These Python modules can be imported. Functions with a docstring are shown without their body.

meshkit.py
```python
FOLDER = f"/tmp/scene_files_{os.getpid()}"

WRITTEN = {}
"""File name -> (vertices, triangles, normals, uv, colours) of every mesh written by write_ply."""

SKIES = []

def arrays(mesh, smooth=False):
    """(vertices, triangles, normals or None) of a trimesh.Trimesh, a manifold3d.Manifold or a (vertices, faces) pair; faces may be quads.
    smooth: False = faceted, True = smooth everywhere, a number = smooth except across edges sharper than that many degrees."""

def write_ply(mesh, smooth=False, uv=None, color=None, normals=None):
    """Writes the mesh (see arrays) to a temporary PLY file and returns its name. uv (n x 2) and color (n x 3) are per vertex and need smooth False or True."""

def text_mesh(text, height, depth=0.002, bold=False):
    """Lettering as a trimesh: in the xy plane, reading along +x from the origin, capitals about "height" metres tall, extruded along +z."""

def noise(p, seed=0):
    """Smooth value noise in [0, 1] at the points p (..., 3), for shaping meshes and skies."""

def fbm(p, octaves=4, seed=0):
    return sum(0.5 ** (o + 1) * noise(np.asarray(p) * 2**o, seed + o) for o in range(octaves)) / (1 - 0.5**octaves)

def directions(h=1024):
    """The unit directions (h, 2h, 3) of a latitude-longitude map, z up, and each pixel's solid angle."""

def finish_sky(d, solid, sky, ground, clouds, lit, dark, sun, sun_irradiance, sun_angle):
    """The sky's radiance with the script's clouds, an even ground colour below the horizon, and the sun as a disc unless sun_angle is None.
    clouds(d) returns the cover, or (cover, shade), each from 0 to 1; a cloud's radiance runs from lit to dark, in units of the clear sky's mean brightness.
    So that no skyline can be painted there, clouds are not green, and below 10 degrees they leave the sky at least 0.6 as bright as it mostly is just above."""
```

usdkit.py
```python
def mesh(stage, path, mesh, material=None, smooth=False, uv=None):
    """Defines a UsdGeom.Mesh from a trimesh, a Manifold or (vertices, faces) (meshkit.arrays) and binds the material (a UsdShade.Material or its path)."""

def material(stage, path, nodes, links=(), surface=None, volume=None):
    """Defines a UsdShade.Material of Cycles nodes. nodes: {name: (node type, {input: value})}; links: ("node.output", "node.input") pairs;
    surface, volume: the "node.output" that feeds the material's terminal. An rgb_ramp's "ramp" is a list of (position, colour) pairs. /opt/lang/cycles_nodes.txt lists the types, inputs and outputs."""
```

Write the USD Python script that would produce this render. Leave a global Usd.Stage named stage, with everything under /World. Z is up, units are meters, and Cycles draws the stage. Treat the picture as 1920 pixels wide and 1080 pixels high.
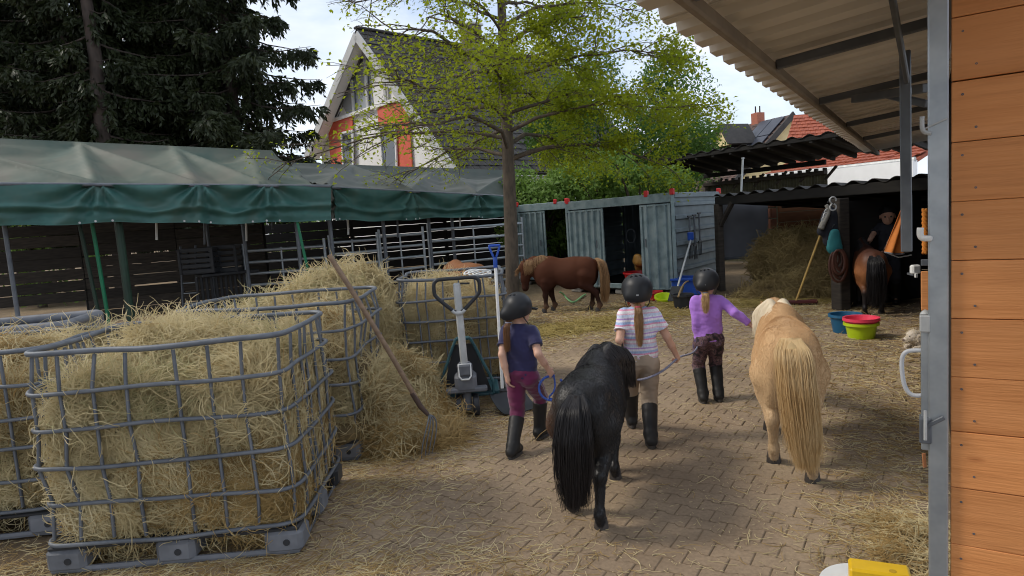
import math, numpy as np, trimesh, usdkit, meshkit
from pxr import Usd, UsdGeom, UsdLux, UsdShade, Gf, Sdf, Vt

stage = Usd.Stage.CreateInMemory()
UsdGeom.SetStageUpAxis(stage, UsdGeom.Tokens.z)
UsdGeom.SetStageMetersPerUnit(stage, 1.0)
UsdGeom.Xform.Define(stage, '/World')
UsdGeom.Scope.Define(stage, '/World/Looks')

# ---------------------------------------------------------------- camera
FPX, CAMH = 1200.0, 1.65
PITCH, ROLL = math.atan(125 / FPX), math.radians(4.0)
FW = np.array([0, math.cos(PITCH), -math.sin(PITCH)])
_U0, _R0 = np.array([0, math.sin(PITCH), math.cos(PITCH)]), np.array([1.0, 0, 0])
CR = _R0 * math.cos(ROLL) - _U0 * math.sin(ROLL)
CU = _U0 * math.cos(ROLL) + _R0 * math.sin(ROLL)
CC = np.array([0, 0, CAMH])
cam = UsdGeom.Camera.Define(stage, '/World/camera')
cam.CreateFocalLengthAttr(36.0 * FPX / 1920)
cam.CreateHorizontalApertureAttr(36.0)
cam.CreateVerticalApertureAttr(36.0 * 9 / 16)
cam.CreateClippingRangeAttr(Gf.Vec2f(0.05, 1000))
cam.CreateExposureAttr(0.95)
cam.AddTransformOp().Set(Gf.Matrix4d(*CR, 0, *CU, 0, *(-FW), 0, *CC, 1))

# ---------------------------------------------------------------- sky and sun
SUN = np.array([-0.80, 0.10, 0.76]); SUN /= np.linalg.norm(SUN)
dome = UsdLux.DomeLight.Define(stage, '/World/sky')
skym = usdkit.material(stage, '/World/Looks/sky_look', {
    'tc': ('texture_coordinate', {}),
    'sky': ('sky_texture', {'sky_type': 'single_scattering', 'sun_disc': False, 'sun_elevation': float(math.asin(SUN[2])), 'sun_rotation': float(math.atan2(SUN[0], SUN[1])), 'aerosol_density': 1.6}),
    'mp': ('mapping', {'scale': (1.0, 1.0, 2.4), 'location': (0.35, 0.2, 0.1)}),
    'n': ('noise_texture', {'scale': 2.3, 'detail': 9.0, 'roughness': 0.58, 'distortion': 0.25}),
    'r': ('rgb_ramp', {'ramp': [(0.33, (0.12, 0.12, 0.12)), (0.52, (0.8, 0.8, 0.8)), (0.62, (1, 1, 1))]}),
    'n2': ('noise_texture', {'scale': 5.0, 'detail': 6.0}),
    'c': ('rgb_ramp', {'ramp': [(0.3, (4.6, 5.0, 5.7)), (0.7, (6.3, 6.6, 7.1))]}),
    'mix': ('mix_color', {'use_clamp': False}),
    'bg': ('background_shader', {'strength': 0.1})},
    [('tc.generated', 'mp.vector'), ('mp.vector', 'n.vector'), ('n.fac', 'r.fac'), ('mp.vector', 'n2.vector'), ('n2.fac', 'c.fac'),
     ('r.color', 'mix.fac'), ('sky.color', 'mix.a'), ('c.color', 'mix.b'), ('mix.result', 'bg.color')], surface='bg.background')
UsdShade.MaterialBindingAPI.Apply(dome.GetPrim()).Bind(skym)
dome.GetPrim().SetCustomDataByKey('kind', 'structure')
sun = UsdLux.DistantLight.Define(stage, '/World/sun')
sun.CreateNormalizeAttr(True); sun.CreateIntensityAttr(0.32); sun.CreateAngleAttr(14.0); sun.CreateColorAttr(Gf.Vec3f(1.0, 0.93, 0.82))
_sx = np.cross([0, 0, 1], SUN); _sx /= np.linalg.norm(_sx); _sy = np.cross(SUN, _sx)
sun.AddTransformOp().Set(Gf.Matrix4d(*_sx, 0, *_sy, 0, *SUN, 0, 0, 0, 30, 1))

# ---------------------------------------------------------------- helpers
rng = np.random.default_rng(7)
A = lambda *x: np.array(x, float)
def unit(v): v = np.asarray(v, float); return v / np.maximum(np.linalg.norm(v, axis=-1, keepdims=True), 1e-12)
def ray(x, y): return CR * (x - 960) / FPX + CU * (540 - y) / FPX + FW
def at(x, y, Y): d = ray(x, y); return CC + d * Y / d[1]
def G(x, y, z=0.0): d = ray(x, y); return CC + d * (z - CAMH) / d[2]
def onplane(x, y, p, n): d = ray(x, y); return CC + d * (np.dot(np.asarray(p) - CC, n) / np.dot(d, n))
def rotz(a): c, s = math.cos(a), math.sin(a); return np.array([[c, -s, 0], [s, c, 0], [0, 0, 1.0]])
def rotax(ax, a):
    ax = unit(ax); K = np.array([[0, -ax[2], ax[1]], [ax[2], 0, -ax[0]], [-ax[1], ax[0], 0]])
    return np.eye(3) + math.sin(a) * K + (1 - math.cos(a)) * K @ K

names, XF = {}, {}
def newpath(parent, name):
    k = (parent, name); n = names.get(k, 0); names[k] = n + 1
    return f'{parent}/{name}' if n == 0 else f'{parent}/{name}_{n:03d}'
def tag(prim, label=None, cat=None, group=None, kind=None):
    p = prim.GetPrim() if hasattr(prim, 'GetPrim') else prim
    for k, v in (('label', label), ('category', cat), ('group', group), ('kind', kind)):
        if v: p.SetCustomDataByKey(k, v)
    return prim
def pstr(p): return '/World' if p is None else (p if isinstance(p, str) else str(p.GetPath()))
def thing(name, label, cat, loc=(0, 0, 0), rz=0.0, group=None, rx=0.0, ry=0.0):
    p = newpath('/World', name); x = UsdGeom.Xform.Define(stage, p)
    x.AddTranslateOp().Set(Gf.Vec3d(*map(float, loc))); x.AddRotateXYZOp().Set(Gf.Vec3f(math.degrees(rx), math.degrees(ry), math.degrees(rz)))
    M = np.eye(4); M[:3, :3] = rotz(rz) @ rotax((0, 1, 0), ry) @ rotax((1, 0, 0), rx); M[:3, 3] = loc
    XF[p] = M; tag(x, label, cat, group); return x
def group_x(parent, name, label=None):
    p = newpath(pstr(parent), name); x = UsdGeom.Xform.Define(stage, p); return tag(x, label)
def copy_of(th, loc, rz, label, group=None, rx=0.0, ry=0.0):
    was = th.GetPrim().GetCustomData()
    r = thing(th.GetPrim().GetName().rstrip('0123456789').rstrip('_'), label, was['category'], loc, rz, group or was.get('group'), rx, ry)
    r.GetPrim().GetReferences().AddInternalReference(th.GetPath()); r.GetPrim().SetInstanceable(True)
    return r
def top_of(p): return '/'.join(p.split('/')[:3])
def to_local(v, parent, local):
    t = top_of(pstr(parent))
    if local or t not in XF: return v
    Mi = np.linalg.inv(XF[t]); return v @ Mi[:3, :3].T + Mi[:3, 3]

_cb = None
def cbox_faces():
    global _cb
    if _cb is None:
        P = cbox_pts(A(1, 1, 1), 0.1); m = trimesh.Trimesh(P, process=False); h = trimesh.convex.convex_hull(P)
        idx = np.array([np.argmin(((P - q) ** 2).sum(1)) for q in h.vertices]); _cb = idx[h.faces]
    return _cb
def cbox_pts(s, b):
    out = []
    for sx in (-1, 1):
        for sy in (-1, 1):
            for sz in (-1, 1):
                for k in range(3):
                    q = A(sx, sy, sz) * s / 2; m = A(sx, sy, sz) * b; m[k] = 0; out.append(q - m)
    return np.array(out)
BOXV = np.array([[x, y, z] for x in (-.5, .5) for y in (-.5, .5) for z in (-.5, .5)])
BOXF = np.array([[0, 1, 3], [0, 3, 2], [4, 6, 7], [4, 7, 5], [0, 4, 5], [0, 5, 1], [2, 3, 7], [2, 7, 6], [0, 2, 6], [0, 6, 4], [1, 5, 7], [1, 7, 3]])

class MB:
    def __init__(s): s.v, s.f, s.n = [], [], 0
    def add(s, v, f):
        v, f = np.asarray(v, float), np.asarray(f, int)
        if f.shape[1] == 4: f = np.vstack([f[:, [0, 1, 2]], f[:, [0, 2, 3]]])
        s.v.append(v); s.f.append(f + s.n); s.n += len(v); return s
    def box(s, c, size, R=None, bevel=0.0):
        size = np.asarray(size, float)
        v, f = (cbox_pts(size, min(bevel, size.min() * .45)), cbox_faces()) if bevel else (BOXV * size, BOXF)
        if R is not None: v = v @ np.asarray(R).T
        return s.add(v + np.asarray(c, float), f)
    def bar(s, p0, p1, w, h, up=(0, 0, 1), bevel=0.0):
        p0, p1 = np.asarray(p0, float), np.asarray(p1, float); d = unit(p1 - p0); up = np.asarray(up, float)
        if abs(np.dot(d, unit(up))) > .98: up = A(1, 0, 0)
        x = unit(np.cross(d, up)); u = np.cross(x, d)
        return s.box((p0 + p1) / 2, (np.linalg.norm(p1 - p0), w, h), np.stack([d, x, u], 1), bevel)
    def tube(s, pts, r, n=8, closed=False, flat=1.0):
        pts = np.asarray(pts, float); m = len(pts); r = np.broadcast_to(r, (m,))
        t = unit((np.roll(pts, -1, 0) - np.roll(pts, 1, 0)) if closed else np.gradient(pts, axis=0))
        u = np.cross(t[0], A(0, 0, 1) if abs(t[0][2]) < .9 else A(1, 0, 0)); u = unit(u); fr = []
        for i in range(m):
            u = unit(u - t[i] * np.dot(u, t[i])); fr.append((u, np.cross(t[i], u)))
        a = np.arange(n) * 2 * math.pi / n; ca, sa = np.cos(a)[:, None], np.sin(a)[:, None]
        V = np.vstack([pts[i] + r[i] * (fr[i][0] * ca + flat * fr[i][1] * sa) for i in range(m)])
        F = []
        k = np.arange(n); k2 = (k + 1) % n
        for i in range(m if closed else m - 1):
            j = (i + 1) % m; F.append(np.stack([i * n + k, i * n + k2, j * n + k2, j * n + k], 1))
        F = np.vstack(F); F = np.vstack([F[:, [0, 1, 2]], F[:, [0, 2, 3]]])
        if not closed:
            V = np.vstack([V, pts[:1], pts[-1:]]); e = len(V)
            F = np.vstack([F, np.stack([k2, k, np.full(n, e - 2)], 1), np.stack([(m - 1) * n + k, (m - 1) * n + k2, np.full(n, e - 1)], 1)])
        return s.add(V, F)
    def lathe(s, prof, n=24, c=(0, 0, 0), R=None):
        prof = np.asarray(prof, float); m = len(prof); a = np.arange(n) * 2 * math.pi / n
        V = np.stack([np.outer(prof[:, 0], np.cos(a)), np.outer(prof[:, 0], np.sin(a)), np.repeat(prof[:, 1:2], n, 1)], -1).reshape(-1, 3)
        k = np.arange(n); k2 = (k + 1) % n
        F = np.vstack([np.stack([i * n + k, i * n + k2, (i + 1) * n + k2, (i + 1) * n + k], 1) for i in range(m - 1)])
        if R is not None: V = V @ np.asarray(R).T
        return s.add(V + np.asarray(c, float), F)
    def grid(s, P):
        P = np.asarray(P, float); a, b = P.shape[:2]; i = np.arange(a * b).reshape(a, b)
        return s.add(P.reshape(-1, 3), np.stack([i[:-1, :-1], i[1:, :-1], i[1:, 1:], i[:-1, 1:]], -1).reshape(-1, 4))
    def slab(s, P, th):
        """a closed sheet: grid P, thickened by vector field th"""
        P = np.asarray(P, float); Q = P + th; a, b = P.shape[:2]; i = np.arange(a * b).reshape(a, b); o = a * b
        q = lambda x: np.stack([x[:-1, :-1], x[1:, :-1], x[1:, 1:], x[:-1, 1:]], -1).reshape(-1, 4)
        F = [q(i)[:, ::-1], q(i) + o]
        for e in (i[0], i[-1][::-1], i[::-1, 0], i[:, -1]): F.append(np.stack([e[:-1], e[1:], e[1:] + o, e[:-1] + o], 1))
        return s.add(np.vstack([P.reshape(-1, 3), Q.reshape(-1, 3)]), np.vstack(F))
    def prism(s, poly, h, M=None, o=(0, 0, 0)):
        """convex-ish polygon (n,2) extruded along local z by h; M columns = local axes"""
        poly = np.asarray(poly, float); n = len(poly); M = np.eye(3) if M is None else np.asarray(M)
        V = np.vstack([np.c_[poly, np.zeros(n)], np.c_[poly, np.full(n, h)], [[*poly.mean(0), 0]], [[*poly.mean(0), h]]])
        k = np.arange(n); k2 = (k + 1) % n
        F = np.vstack([np.stack([k, k2, k2 + n], 1), np.stack([k, k2 + n, k + n], 1), np.stack([k2, k, np.full(n, 2 * n)], 1), np.stack([k + n, k2 + n, np.full(n, 2 * n + 1)], 1)])
        return s.add(V @ M.T + np.asarray(o, float), F)
    def arrays(s): return np.vstack(s.v), np.vstack(s.f)
    def build(s, name, mat, parent=None, smooth=False, local=False, label=None, kind=None, cat=None, group=None):
        v, f = s.arrays(); return mesh_prim(name, v, f, mat, parent, smooth, local, label, kind, cat, group)

def mesh_prim(name, v, f, mat, parent=None, smooth=False, local=False, label=None, kind=None, cat=None, group=None):
    pp = pstr(parent); v = to_local(np.asarray(v, float), pp, local) if parent is not None else v
    m = usdkit.mesh(stage, newpath(pp, name), (v, f), mat, smooth=smooth)
    return tag(m, label, cat, group, kind)

def curves(name, P, Wd, mat, parent=None, local=False, label=None, kind='stuff', cat=None):
    pp = pstr(parent); N, K = P.shape[:2]; v = P.reshape(-1, 3)
    if parent is not None: v = to_local(v, pp, local)
    c = UsdGeom.BasisCurves.Define(stage, newpath(pp, name))
    c.CreateTypeAttr('linear'); c.CreatePointsAttr(Vt.Vec3fArray.FromNumpy(v.astype(np.float32)))
    c.CreateCurveVertexCountsAttr(Vt.IntArray.FromNumpy(np.full(N, K, np.int32)))
    c.CreateWidthsAttr(Vt.FloatArray.FromNumpy(np.broadcast_to(Wd, (N, K)).astype(np.float32).ravel().copy())); c.SetWidthsInterpolation('vertex')
    UsdShade.MaterialBindingAPI.Apply(c.GetPrim()).Bind(mat)
    return tag(c, label, cat, None, kind)

# ---------------------------------------------------------------- signed-distance modelling
class SDF:
    def __init__(s, lo, hi, h):
        s.h = h; s.lo = np.asarray(lo, float); n = np.ceil((np.asarray(hi) - s.lo) / h).astype(int) + 1
        s.ax = [s.lo[k] + h * np.arange(n[k]) for k in range(3)]; s.F = np.full(n, 0.5, np.float32)
    def sub(s, lo, hi):
        sl = tuple(slice(max(0, int((lo[k] - s.lo[k]) / s.h) - 1), max(1, min(len(s.ax[k]), int((hi[k] - s.lo[k]) / s.h) + 3))) for k in range(3))
        return sl, s.ax[0][sl[0]][:, None, None], s.ax[1][sl[1]][None, :, None], s.ax[2][sl[2]][None, None, :]
    def put(s, sl, d, k, op):
        a = s.F[sl]
        if op == 'cut': s.F[sl] = np.maximum(a, -d); return
        if k <= 0: s.F[sl] = np.minimum(a, d); return
        q = np.maximum(k - np.abs(a - d), 0) / k; s.F[sl] = np.minimum(a, d) - q * q * k / 4
    def cap(s, a, b, ra, rb=None, k=.03, sc=(1, 1, 1), flat=False, op=None):
        rb = ra if rb is None else rb; a, b, sc = np.asarray(a, float), np.asarray(b, float), np.asarray(sc, float)
        m = max(ra, rb) * sc.max() + k + 2 * s.h; sl, X, Y, Z = s.sub(np.minimum(a, b) - m, np.maximum(a, b) + m)
        if min(s.F[sl].shape) == 0: return s
        A0, D = a / sc, (b - a) / sc; L = D @ D + 1e-12; X1, Y1, Z1 = X / sc[0] - A0[0], Y / sc[1] - A0[1], Z / sc[2] - A0[2]
        t0 = (X1 * D[0] + Y1 * D[1] + Z1 * D[2]) / L; t = np.clip(t0, 0, 1)
        d = np.sqrt((X1 - t * D[0]) ** 2 + (Y1 - t * D[1]) ** 2 + (Z1 - t * D[2]) ** 2) - (ra + (rb - ra) * t)
        d = d * sc.min()
        if flat: d = np.maximum(d, (t0 - 1) * math.sqrt(L))
        if flat == 2: d = np.maximum(d, -t0 * math.sqrt(L))
        s.put(sl, d, k, op); return s
    def ell(s, c, r, k=.03, R=None, op=None, top=None):
        c, r = np.asarray(c, float), np.asarray(r, float); m = r.max() + k + 2 * s.h; sl, X, Y, Z = s.sub(c - m, c + m)
        if min(s.F[sl].shape) == 0: return s
        X, Y, Z = X - c[0], Y - c[1], Z - c[2]
        if R is not None: X, Y, Z = (R[0][i] * X + R[1][i] * Y + R[2][i] * Z for i in range(3))
        k0 = np.sqrt((X / r[0]) ** 2 + (Y / r[1]) ** 2 + (Z / r[2]) ** 2)
        k1 = np.sqrt((X / r[0] ** 2) ** 2 + (Y / r[1] ** 2) ** 2 + (Z / r[2] ** 2) ** 2)
        d = k0 * (k0 - 1) / np.maximum(k1, 1e-9)
        if top is not None: d = np.maximum(d, Z * top)
        s.put(sl, d, k, op); return s
    def rbox(s, c, half, rad, k=.03, op=None):
        c, half = np.asarray(c, float), np.asarray(half, float) - rad; m = half.max() + rad + k + 2 * s.h; sl, X, Y, Z = s.sub(c - m, c + m)
        q = [np.abs(W - c[i]) - half[i] for i, W in enumerate((X, Y, Z))]
        d = np.sqrt(sum(np.maximum(w, 0) ** 2 for w in q)) + np.minimum(np.maximum(np.maximum(q[0], q[1]), q[2]), 0) - rad
        s.put(sl, d, k, op); return s
    def plane(s, p, n):
        n = unit(n); s.F = np.maximum(s.F, (s.ax[0] - p[0])[:, None, None] * n[0] + (s.ax[1] - p[1])[None, :, None] * n[1] + (s.ax[2] - p[2])[None, None, :] * n[2]).astype(np.float32); return s
    def mesh(s, bumps=()):
        F = s.F; sg = F < 0; c = np.zeros(np.array(F.shape) - 1, np.int8)
        O = [(i, j, k) for i in (0, 1) for j in (0, 1) for k in (0, 1)]; nx, ny, nz = F.shape
        w = lambda o: (slice(o[0], nx - 1 + o[0]), slice(o[1], ny - 1 + o[1]), slice(o[2], nz - 1 + o[2]))
        for o in O: c += sg[w(o)]
        act = np.argwhere((c > 0) & (c < 8)); ids = np.full(c.shape, -1, np.int64); ids[tuple(act.T)] = np.arange(len(act))
        val = np.stack([F[tuple((act + o).T)] for o in O], 1); S, N = np.zeros((len(act), 3)), np.zeros(len(act))
        for i, a in enumerate(O):
            for j, b in enumerate(O):
                if i < j and sum(abs(x - y) for x, y in zip(a, b)) == 1:
                    m = (val[:, i] < 0) != (val[:, j] < 0); t = np.where(m, val[:, i] / np.where(m, val[:, i] - val[:, j], 1), 0)
                    S += m[:, None] * (np.array(a) + t[:, None] * (np.array(b) - np.array(a))); N += m
        V = s.lo + s.h * (act + S / N[:, None]); Q = []
        for x in range(3):
            y, z = (x + 1) % 3, (x + 2) % 3; a = [slice(None)] * 3; b = [slice(None)] * 3; a[x] = slice(0, -1); b[x] = slice(1, None)
            e = np.argwhere(sg[tuple(a)] != sg[tuple(b)]); ok = (e[:, y] > 0) & (e[:, z] > 0) & (e[:, y] < F.shape[y] - 1) & (e[:, z] < F.shape[z] - 1); e = e[ok]
            dy, dz = np.eye(3, dtype=int)[y], np.eye(3, dtype=int)[z]
            q = np.stack([ids[tuple((e - dy - dz).T)], ids[tuple((e - dz).T)], ids[tuple(e.T)], ids[tuple((e - dy).T)]], 1)
            fl = sg[tuple(e.T)]; q[~fl] = q[~fl][:, ::-1]; Q.append(q)
        Q = np.vstack(Q); Ft = np.vstack([Q[:, [0, 1, 2]], Q[:, [0, 2, 3]]])
        for amp, fr, sd in bumps:
            _, _, nn = meshkit.arrays((V, Ft), True); V = V + nn * amp * (meshkit.fbm(V * np.asarray(fr), 3, sd)[:, None] - .5) * 2
        return V, Ft

# ---------------------------------------------------------------- materials
def look(name, c1, c2=None, scale=6.0, rough=0.7, metal=0.0, bump=0.0, bscale=60.0, stretch=(1, 1, 1), spec=0.4, rnd=0.0, isl=0.0, c3=None, detail=5.0, trans=0.0, sheen=0.0, lo=.32, hi=.68):
    c2 = c2 or tuple(x * .75 for x in c1)
    st = [(lo, c2), (hi, c1)] if c3 is None else [(lo, c2), ((lo + hi) / 2, c1), (hi, c3)]
    N = {'tc': ('texture_coordinate', {}), 'mp': ('mapping', {'scale': stretch}), 'n': ('noise_texture', {'scale': scale, 'detail': detail, 'roughness': .6}),
         'r': ('rgb_ramp', {'ramp': st}), 'p': ('principled_bsdf', {'roughness': rough, 'metallic': metal, 'specular_ior_level': spec, 'sheen_weight': sheen})}
    L = [('tc.object', 'mp.vector'), ('mp.vector', 'n.vector'), ('n.fac', 'r.fac')]; col = 'r.color'
    if rnd or isl:
        N['oi'] = ('object_info', {}) if rnd else ('geometry', {}); a = rnd or isl
        N['mr'] = ('map_range', {'from_min': 0., 'from_max': 1., 'to_min': 1 - a, 'to_max': 1 + a}); N['h'] = ('hsv', {'hue': .5, 'saturation': 1., 'fac': 1.})
        L += [('oi.random' if rnd else 'oi.random_per_island', 'mr.value'), ('mr.result', 'h.value'), (col, 'h.color')]; col = 'h.color'
    L.append((col, 'p.base_color')); out = 'p.BSDF'
    if bump:
        N['bn'] = ('noise_texture', {'scale': bscale, 'detail': 4.0}); N['b'] = ('bump', {'strength': bump, 'distance': .01})
        L += [('mp.vector', 'bn.vector'), ('bn.fac', 'b.height'), ('b.normal', 'p.normal')]
    if trans:
        N['t'] = ('translucent_bsdf', {}); N['mx'] = ('mix_closure', {'fac': trans}); L += [(col, 't.color'), ('p.BSDF', 'mx.closure1'), ('t.BSDF', 'mx.closure2')]; out = 'mx.closure'
    return usdkit.material(stage, '/World/Looks/' + name, N, L, surface=out)

def strand_look(name, cols, rough=.6, spec=.3, trans=.15, nsc=3.0):
    """hair and hay: a tone for each strand and a little change along it"""
    N = {'hi': ('hair_info', {}), 'wn': ('white_noise_texture', {'dimensions': '1D'}), 'tc': ('texture_coordinate', {}), 'n': ('noise_texture', {'scale': nsc, 'detail': 4.0}),
         'm': ('math', {'math_type': 'multiply_add', 'value2': .5}), 'm2': ('math', {'math_type': 'multiply_add', 'value2': 1.0, 'value3': -.25}), 'r': ('rgb_ramp', {'ramp': cols}),
         'p': ('principled_bsdf', {'roughness': rough, 'specular_ior_level': spec}), 't': ('translucent_bsdf', {}), 'mx': ('mix_closure', {'fac': trans})}
    L = [('hi.random' if False else 'hi.index', 'wn.w'), ('tc.object', 'n.vector'), ('n.fac', 'm2.value1'), ('wn.value', 'm.value1'), ('m2.value', 'm.value3'), ('m.value', 'r.fac'),
         ('r.color', 'p.base_color'), ('r.color', 't.color'), ('p.BSDF', 'mx.closure1'), ('t.BSDF', 'mx.closure2')]
    return usdkit.material(stage, '/World/Looks/' + name, N, L, surface='mx.closure')

def zramp_look(name, stops, noise_amp=.1, nscale=5.0, rough=.75, sheen=.3, mult=None, axis='z', spec=.3, streak=.25):
    """colour that belongs to heights on the thing itself (an animal's legs and back, a striped shirt)"""
    N = {'tc': ('texture_coordinate', {}), 'sx': ('separate_xyz', {}), 'n': ('noise_texture', {'scale': nscale, 'detail': 5.0}), 'ma': ('math', {'math_type': 'multiply_add', 'value2': 2 * noise_amp}),
         'sb': ('math', {'math_type': 'subtract', 'value2': noise_amp}), 'r': ('rgb_ramp', {'ramp': stops}), 'p': ('principled_bsdf', {'roughness': rough, 'sheen_weight': sheen, 'sheen_roughness': .4, 'specular_ior_level': spec}),
         'hm': ('mapping', {'scale': (70.0, 70.0, 14.0)}), 'bn': ('noise_texture', {'scale': 2.6, 'detail': 4.0}), 'b': ('bump', {'strength': streak * 1.2, 'distance': .004}),
         'mr': ('map_range', {'from_min': .25, 'from_max': .75, 'to_min': 1 - streak, 'to_max': 1 + streak}), 'hv': ('hsv', {'hue': .5, 'saturation': 1., 'fac': 1.})}
    L = [('tc.object', 'sx.vector'), ('tc.object', 'n.vector'), ('n.fac', 'ma.value1'), ('sx.' + axis, 'ma.value3'), ('ma.value', 'sb.value1'), ('bn.fac', 'mr.value'), ('mr.result', 'hv.value'), ('r.color', 'hv.color'), ('hv.color', 'p.base_color'), ('tc.object', 'hm.vector'), ('hm.vector', 'bn.vector'), ('bn.fac', 'b.height'), ('b.normal', 'p.normal')]
    if mult:
        N['mu'] = ('math', {'math_type': 'multiply', 'value2': mult}); N['fr'] = ('math', {'math_type': 'fraction'}); L += [('sb.value', 'mu.value1'), ('mu.value', 'fr.value1'), ('fr.value', 'r.fac')]
    else: L.append(('sb.value', 'r.fac'))
    return usdkit.material(stage, '/World/Looks/' + name, N, L, surface='p.BSDF')

steel = look('galvanised_steel', (.42, .45, .47), (.30, .33, .36), 9, .42, .75, .08, 30)
steel_dull = look('dull_steel_tube', (.145, .155, .17), (.09, .10, .115), 7, .55, .35, .1, 30)
steel_light = look('pale_painted_steel', (.50, .51, .50), (.36, .37, .37), 8, .5, .2, .06, 30)
plastic_dark = look('black_plastic', (.022, .023, .026), (.014, .015, .017), 6, .5, 0, .1, 20)
plastic_grey = look('grey_plastic', (.16, .165, .18), (.09, .095, .105), 6, .55, 0, .1, 20)
black_rubber = look('black_rubber', (.018, .019, .022), (.032, .032, .034), 5, .45, 0, .12, 14)
wood_dark = look('dark_weathered_wood', (.056, .044, .034), (.022, .018, .014), 5, .85, 0, .35, 40, (1, 1, 7), rnd=.35)
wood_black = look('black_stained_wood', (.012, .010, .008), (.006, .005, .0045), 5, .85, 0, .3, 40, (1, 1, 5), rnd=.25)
wood_grey = look('grey_weathered_wood', (.16, .13, .10), (.08, .066, .052), 5, .85, 0, .3, 40, (1, 1, 6), rnd=.15)
white_plastic = look('white_plastic', (.72, .72, .70), (.6, .6, .58), 5, .45)
# ---------------------------------------------------------------- ground and paving
def tone_ground():
    N = {'g': ('geometry', {}), 'n': ('noise_texture', {'scale': .55, 'detail': 6.0, 'roughness': .65}), 'r': ('rgb_ramp', {'ramp': [(.3, (.145, .105, .068)), (.5, (.21, .158, .105)), (.68, (.30, .225, .135))]}),
         'n2': ('noise_texture', {'scale': 26.0, 'detail': 8.0, 'roughness': .7}), 'r2': ('rgb_ramp', {'ramp': [(.3, (.62, .6, .58)), (.7, (1.15, 1.12, 1.05))]}), 'm': ('mix_color', {'blend_type': 'multiply', 'fac': 1.0, 'use_clamp': False}),
         'b': ('bump', {'strength': .6, 'distance': .03}), 'p': ('principled_bsdf', {'roughness': .95, 'specular_ior_level': .15})}
    return usdkit.material(stage, '/World/Looks/trodden_earth', N, [('g.position', 'n.vector'), ('g.position', 'n2.vector'), ('n.fac', 'r.fac'), ('n2.fac', 'r2.fac'), ('r.color', 'm.a'), ('r2.color', 'm.b'), ('m.result', 'p.base_color'), ('n2.fac', 'b.height'), ('b.normal', 'p.normal')], surface='p.BSDF')
def tone_paver():
    N = {'g': ('geometry', {}), 'n': ('noise_texture', {'scale': .8, 'detail': 5.0, 'roughness': .6}), 'r': ('rgb_ramp', {'ramp': [(.30, (.20, .146, .099)), (.5, (.315, .236, .161)), (.68, (.42, .322, .214))]}),
         'n2': ('noise_texture', {'scale': 45.0, 'detail': 9.0, 'roughness': .75}), 'r2': ('rgb_ramp', {'ramp': [(.3, (.66, .64, .62)), (.68, (1.12, 1.1, 1.06))]}), 'm': ('mix_color', {'blend_type': 'multiply', 'fac': 1.0, 'use_clamp': False}),
         'wn': ('map_range', {'from_min': 0., 'from_max': 1., 'to_min': .88, 'to_max': 1.11}), 'h': ('hsv', {'hue': .5, 'saturation': 1., 'fac': 1.}),
         'b': ('bump', {'strength': .35, 'distance': .008}), 'p': ('principled_bsdf', {'roughness': .88, 'specular_ior_level': .2})}
    return usdkit.material(stage, '/World/Looks/dusty_concrete_paver', N, [('g.position', 'n.vector'), ('g.position', 'n2.vector'), ('n.fac', 'r.fac'), ('n2.fac', 'r2.fac'), ('r.color', 'm.a'), ('r2.color', 'm.b'), ('g.random_per_island', 'wn.value'), ('wn.result', 'h.value'), ('m.result', 'h.color'), ('h.color', 'p.base_color'), ('n2.fac', 'b.height'), ('b.normal', 'p.normal')], surface='p.BSDF')
earth, paver_m = tone_ground(), tone_paver()
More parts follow.
